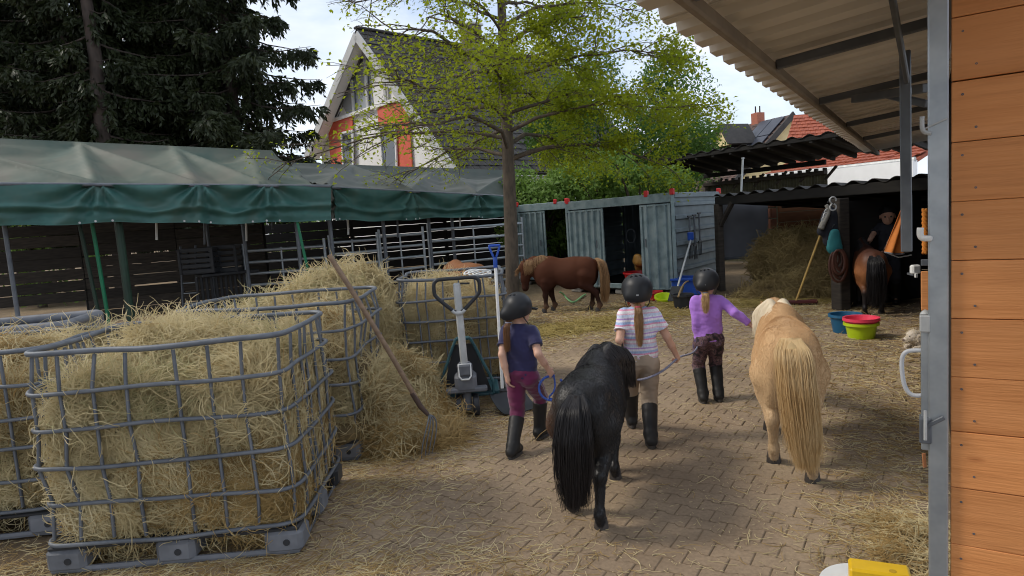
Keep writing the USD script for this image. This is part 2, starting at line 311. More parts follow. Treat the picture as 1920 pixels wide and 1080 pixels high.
xs = np.concatenate([[-260, -120, -60, -30], np.linspace(-16, 16, 129), [30, 60, 120, 260]]); ys = np.concatenate([[-60, -20], np.linspace(-4, 24, 113), [40, 80, 160, 320]])
gx, gy = np.meshgrid(xs, ys, indexing='ij'); P3 = np.stack([gx, gy, 0 * gx], -1)
ROWU, ROWV = A(.841, -.541, 0), A(.541, .841, 0)
PAVE = np.array([[-2.4, 2.0], [1.3, 2.0], [5.9, 9.2], [4.4, 10.2], [3.2, 10.6], [.9, 9.0], [-.2, 7.0], [-1.0, 5.6], [-1.7, 4.7], [-2.4, 3.0]])
from shapely.geometry import Polygon, Point
from shapely import contains_xy
pave_poly = Polygon(PAVE); inside = contains_xy(pave_poly.buffer(.35), gx, gy)
dz = (meshkit.fbm(P3 * .8, 4, 3) - .5) * .05; P3[..., 2] = np.where(inside, -.0048, np.where((abs(gx) < 15) & (gy > -3) & (gy < 23), -.012 + dz * np.clip((gy - 2) / 6, .2, 1), -.012))
tag(MB().grid(P3).build('ground', earth, smooth=True), kind='structure')
pav = UsdGeom.Xform.Define(stage, '/World/yard_paving'); tag(pav, kind='structure')
Lp, Wp, Ap = .190, .114, .0095
def paver_poly(j=.0026):
    d = .010; h = [(j, Ap), (Lp / 4 - d, Ap), (Lp / 4 + d, -Ap), (Lp * 3 / 4 - d, -Ap), (Lp * 3 / 4 + d, Ap), (Lp - j, Ap)]
    top = [(u, Wp / 2 + a - j) for u, a in h]; return np.array([(u, -v) for u, v in top] + top[::-1]) - [Lp / 2, 0]
pp0 = paver_poly(); npv = len(pp0); MP = np.stack([ROWU, ROWV, A(0, 0, 1)], 1)
ins = pp0 * [1 - .05, 1 - .06]; cand = []
for i in range(-45, 70):
    for j in range(-15, 110):
        c = ROWU * Lp * (i + .5 * (j % 2)) + ROWV * Wp * j
        if pave_poly.contains(Point(c[0], c[1])): cand.append(c)
cand = np.array(cand); cand = cand[np.argsort(np.linalg.norm(cand - A(.6, 2.2, 0), axis=1))]; rest = MB(); seen = 0
for c in cand:
    tilt = rotax((1, 0, 0), rng.normal(0, .007)) @ rotax((0, 1, 0), rng.normal(0, .007)); z = rng.normal(0, .0011)
    V = np.vstack([np.c_[pp0, np.full(npv, -.05)], np.c_[pp0, np.full(npv, -.0035)], np.c_[ins, np.zeros(npv)], [[0, 0, 0]]]) @ tilt.T
    V = V @ MP.T + c + A(0, 0, z); k = np.arange(npv); k2 = (k + 1) % npv
    F = np.vstack([np.stack([k + a, k2 + a, k2 + a + npv], 1) for a in (0, npv)] + [np.stack([k + a, k2 + a + npv, k + a + npv], 1) for a in (0, npv)] + [np.stack([k + 2 * npv, k2 + 2 * npv, np.full(npv, 3 * npv)], 1)])
    px = (c - CC) @ CR / ((c - CC) @ FW) * FPX + 960; py = 540 - (c - CC) @ CU / ((c - CC) @ FW) * FPX
    if seen < 300 and 560 < px < 1740 and py < 1100: seen += 1; mesh_prim('paver', V, F, paver_m, pav)
    else: rest.add(V, F)
rest.build('paver_field', paver_m, pav, kind='stuff')

# ---------------------------------------------------------------- vegetation
def leaf_look(name, stops, trans=.35):
    N = {'g': ('geometry', {}), 'n': ('noise_texture', {'scale': .6, 'detail': 2.0}), 'ma': ('math', {'math_type': 'multiply_add', 'value2': .5}), 'm2': ('math', {'math_type': 'multiply', 'value2': .5}), 'r': ('rgb_ramp', {'ramp': stops}),
         'p': ('principled_bsdf', {'roughness': .55, 'specular_ior_level': .3}), 't': ('translucent_bsdf', {}), 'mx': ('mix_closure', {'fac': trans})}
    return usdkit.material(stage, '/World/Looks/' + name, N, [('g.position', 'n.vector'), ('n.fac', 'm2.value1'), ('g.random_per_island', 'ma.value1'), ('m2.value', 'ma.value3'), ('ma.value', 'r.fac'), ('r.color', 'p.base_color'), ('r.color', 't.color'), ('p.BSDF', 'mx.closure1'), ('t.BSDF', 'mx.closure2')], surface='mx.closure')
leaf_spring = leaf_look('spring_leaves', [(.2, (.22, .27, .014)), (.5, (.40, .43, .02)), (.8, (.56, .54, .045))], .6)
leaf_green = leaf_look('green_leaves', [(.2, (.06, .13, .02)), (.5, (.12, .21, .03)), (.8, (.22, .31, .05))], .45)
leaf_laurel = leaf_look('laurel_leaves', [(.2, (.13, .22, .04)), (.5, (.23, .34, .06)), (.8, (.40, .48, .14))], .4)
leaf_spruce = leaf_look('spruce_needles', [(.2, (.022, .030, .011)), (.55, (.045, .056, .018)), (.85, (.12, .125, .035))], .18)
bark = look('grey_brown_bark', (.115, .088, .062), (.055, .043, .032), 14, .9, 0, .6, 45, (1, 1, .35))
bark_dark = look('dark_spruce_bark', (.06, .043, .034), (.03, .023, .019), 8, .95, 0, .6, 30, (1, 1, .4))

def kites(c, d, n, L, W):
    """small pointed leaves: centre, direction, facing, length, width"""
    c, d = np.asarray(c), unit(d); s = unit(np.cross(d, n)); L = np.broadcast_to(L, len(c))[:, None]; W = np.broadcast_to(W, len(c))[:, None]
    nn = np.cross(s, d); V = np.stack([c, c + d * L * .45 + s * W / 2 + nn * W * .12, c + d * L, c + d * L * .45 - s * W / 2 + nn * W * .12], 1).reshape(-1, 3)
    i = 4 * np.arange(len(c))[:, None]; return V, np.vstack([i + [0, 1, 2], i + [0, 2, 3]])
def rnd_dirs(n, r): v = r.normal(size=(n, 3)); return unit(v)

def maple():
    r = np.random.default_rng(11); base = A(-.03, 12.2, -.02)
    t = thing('maple_tree', 'young maple in yellow-green leaf, its slim trunk rising past the end of the tents', 'tree', base)
    T0 = np.array([base, at(961, 520, 12.2), at(957, 400, 12.2), at(953, 300, 12.2), at(949, 200, 12.15), at(944, 100, 12.2), at(940, 0, 12.2), at(936, -130, 12.25), at(931, -300, 12.3)]); R0 = A(.155, .132, .124, .114, .104, .09, .075, .055, .02)
    sgm = np.linspace(0, 8, 33); T1 = np.stack([np.interp(sgm, range(9), T0[:, k]) for k in range(3)], 1); tr = MB().tube(T1, np.interp(sgm, range(9), R0), 12)
    br, LC, LD = MB(), [], []; ztop = T0[-1][2]
    for i in range(44):
        q = (i + .5) / 44; z0 = 2.75 + 5.4 * q ** 1.1; az = i * 2.39996 + r.normal(0, .3); o = A(np.interp(z0, T0[:, 2], T0[:, 0]), np.interp(z0, T0[:, 2], T0[:, 1]), z0)
        L = (3.5 * (1 - .55 * q) + r.uniform(-.3, .5)) * (1.12 if math.cos(az) < 0 else .9); h = A(math.cos(az), math.sin(az), 0); el = r.uniform(.3, .7) + .35 * q
        s = np.linspace(0, 1, 9)[:, None]; P = o + h * L * s + A(0, 0, 1) * L * (math.tan(el) * s * .55 - (.42 - .2 * q) * s ** 2 * math.tan(el) * .9 - .18 * (1 - q) * s ** 2)
        wob = np.cumsum(r.normal(0, .035, (9, 3)), 0) * L * .35; wob[0] = 0; P = P + wob
        rr = .042 * (1 - .5 * q) * (1 + .3 * (i % 3 == 0)); br.tube(P, np.linspace(rr, .007, 9), 6)
        for j in range(13):
            tt = r.uniform(.22, 1.0); a = np.array([np.interp(tt, s[:, 0], P[:, k]) for k in range(3)]); dirh = unit(h + rnd_dirs(1, r)[0] * 1.0); dirh[2] = dirh[2] * .5 + r.uniform(-.15, .2)
            l2 = L * r.uniform(.16, .36); w = np.linspace(0, 1, 5)[:, None]; S = a + unit(dirh) * l2 * w + A(0, 0, -.16) * l2 * w ** 2 + np.vstack([[0, 0, 0], np.cumsum(r.normal(0, .02, (4, 3)), 0)])
            br.tube(S, np.linspace(.011, .004, 5), 4)
            for k in range(5):
                u = r.uniform(.25, 1); b = np.array([np.interp(u, w[:, 0], S[:, m]) for m in range(3)]); d3 = unit(unit(dirh) * .6 + rnd_dirs(1, r)[0]); d3[2] *= .5; l3 = r.uniform(.18, .45)
                br.tube(np.array([b, b + d3 * l3 * .5, b + d3 * l3 + A(0, 0, -.03)]), A(.005, .004, .002), 3)
                dens = np.interp(b[0], [-2.5, -.9, -.2, .3], [.20, .28, .85, 1.4]) * np.interp(b[2], [3.6, 4.8, 5.6], [1.25, 1.0, .55]); n = r.poisson(24 * dens)
                c = b + d3 * l3 * r.uniform(.2, 1.1, (n, 1)) + r.normal(0, .10, (n, 3)); LC.append(c); LD.append(np.c_[r.normal(0, 1, (n, 2)), r.normal(-.5, .5, n)])
    LC, LD = np.vstack(LC), np.vstack(LD); n = len(LC)
    V, F = kites(LC, LD, rnd_dirs(n, r) * .7 + A(0, 0, 1), r.uniform(.045, .09, n), r.uniform(.03, .062, n))
    tr.build('trunk', bark, t, smooth=True); br.build('branch_work', bark, t, smooth=True, kind='stuff'); mesh_prim('crown', V, F, leaf_spring, t)
maple()

def leafy(name, label, cat, loc, rad, nclump, nleaf, lsz, mat, seed, trunk=True, group=None, zmin=.1):
    r = np.random.default_rng(seed); loc = A(*loc); t = thing(name, label, cat, (loc[0], loc[1], 0), group=group); C = []; b = MB(); rad = A(*rad)
    for i in range(nclump):
        d = rnd_dirs(1, r)[0]; c = loc + d * rad * r.uniform(.45, .95); c[2] = max(c[2], zmin + .2); C.append(c)
        if trunk: b.tube(np.array([A(loc[0], loc[1], loc[2] * .3), (A(loc[0], loc[1], loc[2] * .6) + c) / 2 + r.normal(0, .1, 3), c]), A(.07, .04, .01), 5)
    b.tube(np.array([[loc[0], loc[1], 0], [loc[0] + .05, loc[1], loc[2] * .6], [loc[0], loc[1], loc[2]]]), A(.14, .1, .04), 8)
    C = np.array(C); ci = r.integers(0, nclump, nleaf); cr = r.uniform(.55, 1.2, nclump) * rad.mean() * .42; d = rnd_dirs(nleaf, r); p = C[ci] + d * (cr[ci] * r.uniform(.35, 1.08, nleaf) ** .6)[:, None] * A(1, 1, .8)
    k = p[:, 2] > zmin; p, d = p[k], d[k]; n = len(p); V, F = kites(p, rnd_dirs(n, r) + d * .5 + A(0, 0, -.3), d + rnd_dirs(n, r) * .6 + A(0, 0, .4), r.uniform(.6, 1.3, n) * lsz, r.uniform(.5, 1, n) * lsz * .6)
    b.build('trunk', bark, t, smooth=True); mesh_prim('crown', V, F, mat, t); return t
p = at(1150, 300, 24); leafy('leafy_tree', 'broad dark green tree behind the maple and the larger container', 'tree', (p[0], p[1], 4.5), (3.7, 2.6, 2.9), 30, 24000, .16, leaf_green, 21)
p = at(1225, 250, 27); leafy('leafy_tree', 'tree with feathery outer twigs left of the open timber shed', 'tree', (p[0] + .3, p[1], 4.4), (2.5, 2.0, 2.7), 22, 11000, .16, leaf_green, 22)
p = at(1290, 265, 26); leafy('leafy_tree', 'small rounded tree rising behind the left end of the open timber shed roof', 'tree', (p[0], p[1], 3.3), (1.6, 1.5, 1.5), 10, 3500, .15, leaf_green, 23)
for px, lab, sd in ((1010, 'laurel bush above the smaller container, nearest the maple trunk', 31), (1105, 'laurel bush directly above the larger container, its middle part', 32), (1195, 'laurel bush between the larger container and the open timber shed', 33)):
    p = at(px, 345, 17.5); leafy('laurel_bush', lab, 'bush', (p[0], p[1], 2.0), (1.3, .9, 1.35), 18, 7500, .15, leaf_laurel, sd, group='laurel bushes behind the containers')
p = at(60, 440, 20); leafy('garden_shrub', 'sunlit green shrub glimpsed over the board fence at the left', 'bush', (p[0], p[1], 1.3), (2.6, 1, 1.3), 10, 3000, .14, leaf_laurel, 34)
p = at(560, 440, 21); leafy('garden_shrub', 'yellow-green shrub glimpsed under the joint of the two tents', 'bush', (p[0], p[1], 1.3), (2.2, 1, 1.2), 10, 3000, .14, leaf_laurel, 35)

def spruce(label, px, Y, H, R, seed, nl=95, zlo=2.6, bare=False, pos=None):
    r = np.random.default_rng(seed); b = A(*pos) if pos is not None else at(px, 500, Y); b[2] = 0; t = thing('spruce_tree', label, 'tree', b, group='spruces behind the long tent')
    zz = np.linspace(0, H, 14); tr = MB().tube(np.c_[b[0] + .05 * np.sin(zz), np.full(14, b[1]), zz], np.linspace(.3, .02, 14), 10); br = MB(); KC, KD, KL = [], [], []
    for i in range(nl):
        q = i / nl; z0 = zlo + (H - zlo) * q ** 1.15; az = i * 2.39996 + r.normal(0, .25); L = R * (1 - z0 / H) ** .65 * r.uniform(.8, 1.15); h = A(math.cos(az), math.sin(az), 0); sd = A(-h[1], h[0], 0)
        dead = bare and h[1] < -.35
        if dead: L = L * r.uniform(.15, .5)
        s = np.linspace(0, 1, 7)[:, None]; P = A(b[0], b[1], z0) + h * L * s + A(0, 0, 1) * L * (-.42 * s + .24 * s ** 2) + np.vstack([[0, 0, 0], np.cumsum(r.normal(0, .03, (6, 3)), 0)])
        br.tube(P, np.linspace(.018 if dead else .045, .006, 7), 5); nt = 4 if dead else 54; u = r.uniform(.12, 1, nt); a = np.stack([np.interp(u, s[:, 0], P[:, k]) for k in range(3)], 1)
        side = r.choice([-1, 1], nt)[:, None] * sd * r.uniform(.1, .55, (nt, 1)) * (1 - .5 * u[:, None]) * L * .42; end = a + side + h * r.uniform(0, .25, (nt, 1)) + A(0, 0, -1) * r.uniform(.25, .95, (nt, 1)) * (.6 + .4 * (1 - u[:, None]))
        for w in np.linspace(.1, 1, 10):
            mid = a * (1 - w) ** 1.0 + end * w + side * (w * (1 - w)) * 1.2; KC.append(mid + r.normal(0, .03, (nt, 3))); KD.append(unit(end - a) + r.normal(0, .45, (nt, 3))); KL.append(np.full(nt, .30 - .1 * w))
    KC, KD, KL = np.vstack(KC), np.vstack(KD), np.hstack(KL); V, F = kites(KC, KD, rnd_dirs(len(KC), r), KL, KL * .38)
    tr.build('trunk', bark_dark, t, smooth=True); br.build('boughs', bark_dark, t, smooth=True, kind='stuff'); mesh_prim('crown', V, F, leaf_spruce, t)
spruce('tall dark spruce whose drooping boughs reach towards the white gabled house', 470, 23, 19, 4.0, 41, 115)
spruce('spruce with a bare straight trunk showing above the middle of the long tent', 228, 21, 20, 3.0, 42, 85, 3.4, True)
spruce('spruce just left of the bare straight trunk, its own trunk half hidden', 180, 22.5, 19, 3.6, 43, 95)
spruce('spruce at the left edge of the picture with lighter hanging twigs', 45, 23, 18, 3.8, 44, 105)
spruce('spruce standing in the gap between the bare trunk and the rightmost spruce', 345, 23.5, 19, 3.6, 45, 95)

# ---------------------------------------------------------------- roofs, walls
def tiles(eL, eR, rR, rL, nu, nv, th=.03, gap=.06, wob=.004, seed=1):
    """overlapping roof tiles between eave (eL-eR) and ridge (rL-rR); every tile its own thin slab"""
    r = np.random.default_rng(seed); m = MB(); eL, eR, rR, rL = map(np.asarray, (eL, eR, rR, rL)); n = unit(np.cross(eR - eL, rL - eL)); n = n if n[2] > 0 else -n
    pt = lambda u, v: (eL * (1 - u) + eR * u) * (1 - v) + (rL * (1 - u) + rR * u) * v
    for j in range(nv):
        for i in range(nu):
            o = .5 * (j % 2); u0, u1 = max(0, (i + o - .5) / nu), min(1, (i + o + .5 - gap) / nu)
            if u1 - u0 < .2 / nu: continue
            v0, v1 = (j - .12) / nv, (j + 1.0) / nv; z = n * r.normal(0, wob); a, b, c, d = pt(u0, v0) + n * th * 2 + z, pt(u1, v0) + n * th * 2 + z, pt(u1, v1) + n * th + z, pt(u0, v1) + n * th + z
            mid = (a + b) / 2 + n * th * .5; m.add([a, mid, b, c, d, a - n * th, b - n * th], [[0, 1, 4], [1, 2, 3], [1, 3, 4], [5, 1, 0], [5, 6, 1], [6, 2, 1], [0, 4, 5], [2, 6, 3]])
    return m
def quad_slab(a, b, c, d, th):
    a, b, c, d = map(np.asarray, (a, b, c, d)); n = unit(np.cross(b - a, d - a)) * th; P = np.array([[a, b], [d, c]]); return MB().slab(P, n)
render_w = look('white_render', (.84, .84, .83), (.78, .78, .77), 3, .85, 0, .15, 60)
render_y = look('cream_render', (.70, .60, .32), (.6, .5, .26), 2, .9)
red_panel = look('coral_red_cladding', (.72, .13, .07), (.62, .11, .06), 2, .6)
slate = look('dark_grey_tile', (.072, .066, .060), (.045, .042, .038), 3, .75, 0, .2, 40, isl=.3)
redtile = look('orange_red_tile', (.48, .12, .055), (.34, .085, .045), 3, .8, 0, .2, 40, isl=.3)
brown_tile = look('brown_weathered_tile', (.15, .085, .065), (.08, .055, .048), 2, .8, 0, .2, 40, isl=.3)
brick = look('chimney_brick', (.36, .13, .08), (.25, .09, .06), 14, .9)
fascia = look('grey_painted_fascia', (.52, .53, .53), (.45, .46, .46), 3, .7)
glass_dark = usdkit.material(stage, '/World/Looks/window_pane', {'t': ('transparent_bsdf', {'color': (.75, .78, .8)}), 'g': ('glossy_bsdf', {'color': (.9, .92, .95), 'roughness': .04}), 'm': ('mix_closure', {'fac': .14})}, [('t.BSDF', 'm.closure1'), ('g.BSDF', 'm.closure2')], surface='m.closure')
room_dark = look('dark_room', (.03, .03, .032))
solar = look('solar_panel', (.028, .032, .045), (.02, .024, .035), 3, .35, 0, 0, 20)

def gabled_house():
    ang = math.radians(48); d = A(math.cos(ang), -math.sin(ang), 0); n = A(-math.sin(ang), -math.cos(ang), 0); ap = at(668, 62, 30); back = -n; up = A(0, 0, 1)
    t = thing('gabled_house', 'white house with a steep dark tiled roof, glazed gable and coral red window bands', 'house', (ap[0], ap[1], 0))
    ov = .7; W = lambda x, y: onplane(x, y, ap + back * ov, n); RK = lambda x, y: onplane(x, y, ap, n)
    eL, eR, apw = RK(574, 292), RK(862, 330), ap; dep = 13.0
    sL, sR = eL - d * 0, eR
    # roof slopes: outer shell and tile courses
    for nm, e, sg in (('roof_slope', eR, 1), ('roof_slope', eL, -1)):
        quad_slab(e, e + back * dep, apw + back * dep, apw, .14 * sg).build(nm, slate, t)
    tiles(eR + up * .17, eR + back * dep + up * .17, apw + back * dep + up * .17, apw + up * .17, 40, 26, .028, .05, .006, 5).build('roof_tiles', slate, t, kind='stuff')
    tiles(eL + back * dep + up * .17, eL + up * .17, apw + up * .17, apw + back * dep + up * .17, 30, 20, .028, .05, .006, 6).build('roof_tiles', slate, t, kind='stuff')
    for e in (eL, eR): q = up * -.20; quad_slab(e + q, e + q + back * ov, apw + q + back * ov, apw + q, .02).build('soffit', render_w, t)
    MB().bar(apw - back * .05 + up * .24, apw + back * dep + up * .24, .3, .12, bevel=.04).build('ridge_capping', slate, t)
    for e in (eL, eR): MB().bar(e - back * .03 - up * .1, apw - back * .03 - up * .1, .06, .42, up).build('barge_board', fascia, t)
    # gable wall set back below the overhang
    top = apw + back * ov - up * .35; wl, wr = eL + back * ov + d * .35, eR + back * ov - d * .3; pts = [wl, wr, A(wr[0], wr[1], 0), A(wl[0], wl[1], 0)]; m = MB()
    V = np.array([top, wl, A(wl[0], wl[1], 0), A(wr[0], wr[1], 0), wr]); V2 = V + back * .3
    m.add(np.vstack([V, V2]), [[0, 1, 4], [1, 2, 3], [1, 3, 4], [0, 5, 1], [1, 5, 6], [0, 4, 5], [4, 9, 5], [1, 6, 2], [6, 7, 2], [4, 3, 9], [3, 8, 9]]); m.build('gable_wall', render_w, t)
    off = n * .03
    def panel(px, nm, mat, o, th=.05):
        q = [onplane(x, y, apw + back * ov + n * o, n) for x, y in px]; k = len(q); c = np.mean(q, 0); V = np.vstack([q, [p - n * th for p in q], [c]]); F = [[i, (i + 1) % k, 2 * k] for i in range(k)] + [[i, i + k, (i + 1) % k] for i in range(k)] + [[(i + 1) % k, i + k, (i + 1) % k + k] for i in range(k)]
        return MB().add(V, F).build(nm, mat, t)
    def strip(a, b, w, nm, mat, o): a, b = (onplane(*q, apw + back * ov + n * o, n) for q in (a, b)); MB().bar(a, b, .08, w, np.cross(n, unit(b - a)), bevel=.01).build(nm, mat, t)
    panel([(614, 232), (660, 216), (662, 316), (621, 316)], 'red_band', red_panel, .10); panel([(707, 200), (764, 184), (773, 322), (716, 322)], 'red_band', red_panel, .10)
    for px in ([(640, 250), (661, 245), (662, 310), (644, 312)], [(712, 240), (741, 233), (744, 316), (718, 318)]):
        panel(px, 'window', room_dark, .125, .02); panel([(x * .96 + .04 * np.mean([q[0] for q in px]), y) for x, y in px], 'window_pane', glass_dark, .15, .01)
        for k in range(4): strip(px[k], px[(k + 1) % 4], .10, 'window_frame', render_w, .16)
    panel([(676, 108), (688, 92), (700, 203), (664, 214), (652, 218), (640, 192)], 'gable_glazing', look('pale_gable_glazing', (.33, .35, .37), (.27, .29, .31), 2, .2), .04)
    strip((676, 104), (627, 215), .35, 'gable_strut', look('dark_timber_strut', (.06, .06, .06)), .12)
    for a, b in (((683, 98), (690, 208)), ((659, 150), (664, 214)), ((718, 122), (724, 196))): strip(a, b, .2, 'gable_mullion', fascia, .12)
    strip((606, 232), (770, 178), .16, 'gable_rail', render_w, .15)
    # chimney with a cap
    cb = onplane(884, 70, apw + back * 5.5 - d * .0, n); ch = MB().box(A(cb[0], cb[1], cb[2] - 1.2) , (.75, .75, 3.4), rotz(-ang), .02); ch.build('chimney', look('grey_chimney_render', (.17, .15, .12), (.10, .09, .075), 5, .9, 0, .3, 30), t)
    MB().box(A(cb[0], cb[1], cb[2] + .56), (.92, .92, .12), rotz(-ang), .03).build('chimney_cap', fascia, t)
    # side wall below the right eave
    q0, q1 = wr + A(0, 0, 0), wr + back * (dep - ov); quad_slab(A(q0[0], q0[1], 0), A(q1[0], q1[1], 0), q1, q0, .2).build('side_wall', render_w, t)
gabled_house()

def cream_house():
    up = A(0, 0, 1); ap = at(1488, 214, 40); rl = at(1338, 236, 47); rl[2] = ap[2]; rd = unit(rl - ap); fr = A(rd[1], -rd[0], 0); fr = fr if fr[1] < 0 else -fr
    t = thing('cream_house', 'cream house with a brown tiled roof, solar panels and a brick chimney', 'house', (ap[0], ap[1], 0)); sp, ht = 5.2, 4.4; Lr = np.linalg.norm(rl - ap)
    eR, eL, bR, bL = ap + fr * sp - up * ht, rl + fr * sp - up * ht, ap - fr * sp - up * ht, rl - fr * sp - up * ht
    tiles(eL, eR, ap, rl, 26, 16, .03, .05, .006, 8).build('roof_tiles', brown_tile, t, kind='stuff'); quad_slab(eL, eR, ap, rl, -.12).build('roof_slope', brown_tile, t); quad_slab(bR, bL, rl, ap, -.12).build('roof_slope', fascia, t)
    gi = -rd * -.25; V = [ap - up * .3 + rd * .3, eR - fr * .4 + rd * .3 , bR + fr * .4 + rd * .3]; V = np.array(V + [A(V[1][0], V[1][1], 0), A(V[2][0], V[2][1], 0)]); V = np.vstack([V, V + rd * .3])
    MB().add(V, [[0, 1, 2], [1, 3, 2], [2, 3, 4], [0, 5, 1], [1, 5, 6], [0, 2, 5], [2, 7, 5], [1, 6, 3], [6, 8, 3]]).build('gable_wall', render_y, t)
    f0, f1 = eR - fr * .5 + rd * .3, eL - fr * .5; quad_slab(A(f0[0], f0[1], 0), A(f1[0], f1[1], 0), f1, f0, .25).build('front_wall', render_y, t)
    MB().bar(ap - rd * .05 + up * .02, eR - rd * .05 + up * .02, .1, .35).build('barge_board', slate, t)
    sl = unit(ap - eR); nn = unit(np.cross(sl, rd)); nn = nn if nn[2] > 0 else -nn; L = np.linalg.norm(ap - eR)
    for u0, nu, v0, nv in ((.04, 2, .45, 2), (.06, 2, .9, 0), (.58, 4, .5, 2)):
        for i in range(nu):
            for j in range(nv):
                c = ap + rd * Lr * u0 + rd * (i * 1.05 + .6) - sl * L * (1 - v0) + sl * (j * 1.7 - .2) * 1.0; c = ap + rd * (Lr * u0 + i * 1.05 + .6) - sl * (1.1 + j * 1.75); MB().box(c + nn * .14, (1.0, 1.68, .06), np.stack([rd, sl, nn], 1), .012).build('solar_panel', solar, t)
    c = ap + rd * Lr * .50 - sl * 1.9 + nn * .12; MB().box(c, (1.0, 1.2, .08), np.stack([rd, sl, nn], 1), .02).build('roof_window', look('bright_roof_window', (.45, .48, .52), rough=.2), t)
    dc = at(1366, 262, 41); w = .85  # dormer
    dm = MB(); a = dc + up * 0.9; 
    for s in (-1, 1): quad_slab(dc + rd * s * w - up * .4 + fr * .8, dc + rd * s * w - up * .4 - fr * 1.5, a - fr * 1.5, a + fr * .8, .12).build('dormer_roof', slate, t)
    V = np.array([a + fr * .6 - up * .1, dc + rd * w * .9 - up * .4 + fr * .6, dc - rd * w * .9 - up * .4 + fr * .6]); V = np.vstack([V, V - up * A(0, 1, 1)[:, None] * 1.5 if False else V - fr * .2]); MB().add(V, [[0, 1, 2], [3, 5, 4], [0, 3, 1], [1, 3, 4], [0, 2, 3], [2, 5, 3], [1, 4, 2], [2, 4, 5]]).build('dormer_wall', render_y, t)
    cc = at(1421, 222, 43); ch = MB().box(cc + A(0, 0, -.75), (.62, .6, 2.2), rotz(math.atan2(rd[1], rd[0])), .02).build('chimney', brick, t)
    for k in (-.14, .14): MB().lathe([(.001, 0), (.05, 0), (.04, .45), (.001, .45)], 8, cc + A(k, 0, .34)).build('chimney_pot', slate, t)
cream_house()
def red_roof_house():
    up = A(0, 0, 1); a, b, c, d = at(1474, 268, 31), at(1640, 262, 29), at(1640, 205, 33), at(1489, 219, 34)
    t = thing('red_roofed_house', 'house with a bright orange-red tiled roof rising behind the shed roofs', 'house', (a[0], a[1], 0))
    tiles(a, b, c, d, 17, 8, .04, .04, .008, 9).build('roof_tiles', redtile, t, kind='stuff'); quad_slab(a, b, c, d, -.12).build('roof_slope', redtile, t)
    quad_slab(A(a[0], a[1] + .6, 0), A(b[0], b[1] + .6, 0), b + A(0, .6, 0), a + A(0, .6, 0), .2).build('front_wall', render_y, t); quad_slab(c, d, d + A(1, 4.5, -3.5), c + A(1, 4.5, -3.5), -.12).build('roof_slope', redtile, t)
red_roof_house()
def white_outbuilding():
    a, b = at(1440, 330, 22), at(1720, 302, 18); a[2] = b[2] = (a[2] + b[2]) / 2; bk = unit(A(b[1] - a[1], -(b[0] - a[0]), 0)); bk = bk if bk[1] > 0 else -bk; up = A(0, 0, 1)
    t = thing('white_outbuilding', 'low white outbuilding with a grey gutter and orange-red tiles behind the sheds', 'outbuilding', (a[0], a[1], 0))
    quad_slab(A(a[0], a[1], 0), A(b[0], b[1], 0), b, a, .25).build('wall', render_w, t); g = MB().tube(np.array([a + up * .03 - bk * .12, b + up * .03 - bk * .12]), .07, 10).build('gutter', steel_light, t, smooth=35)
    r0, r1 = a + bk * 2.2 + up * .75, b + bk * 2.2 + up * .75; tiles(a + up * .06 - bk * .1, b + up * .06 - bk * .1, r1, r0, 30, 7, .03, .05, .006, 10).build('roof_tiles', redtile, t, kind='stuff'); quad_slab(a + up * .05, b + up * .05, r1, r0, -.1).build('roof_slope', redtile, t)
white_outbuilding()
spruce('spruce filling the background at the far left behind the other trunks', -60, 24, 19, 4.2, 46, 95)
spruce('slim spruce behind the rightmost one, filling its left side', 400, 42, 24, 5.0, 47, 95)
spruce('spruce deep behind the bare trunk, closing the gap to its left', 130, 43, 24, 5.2, 48, 95)
spruce('spruce deep behind the bare trunk, closing the gap to its right', 275, 44, 24, 5.2, 49, 95)
# unseen spruce added left of the camera to shade the near part of the yard
spruce('unseen spruce added at the left of the yard to shade the nearest paving and cages', 0, 0, 20, 4.2, 51, 95, pos=(-11.5, .6, 0))
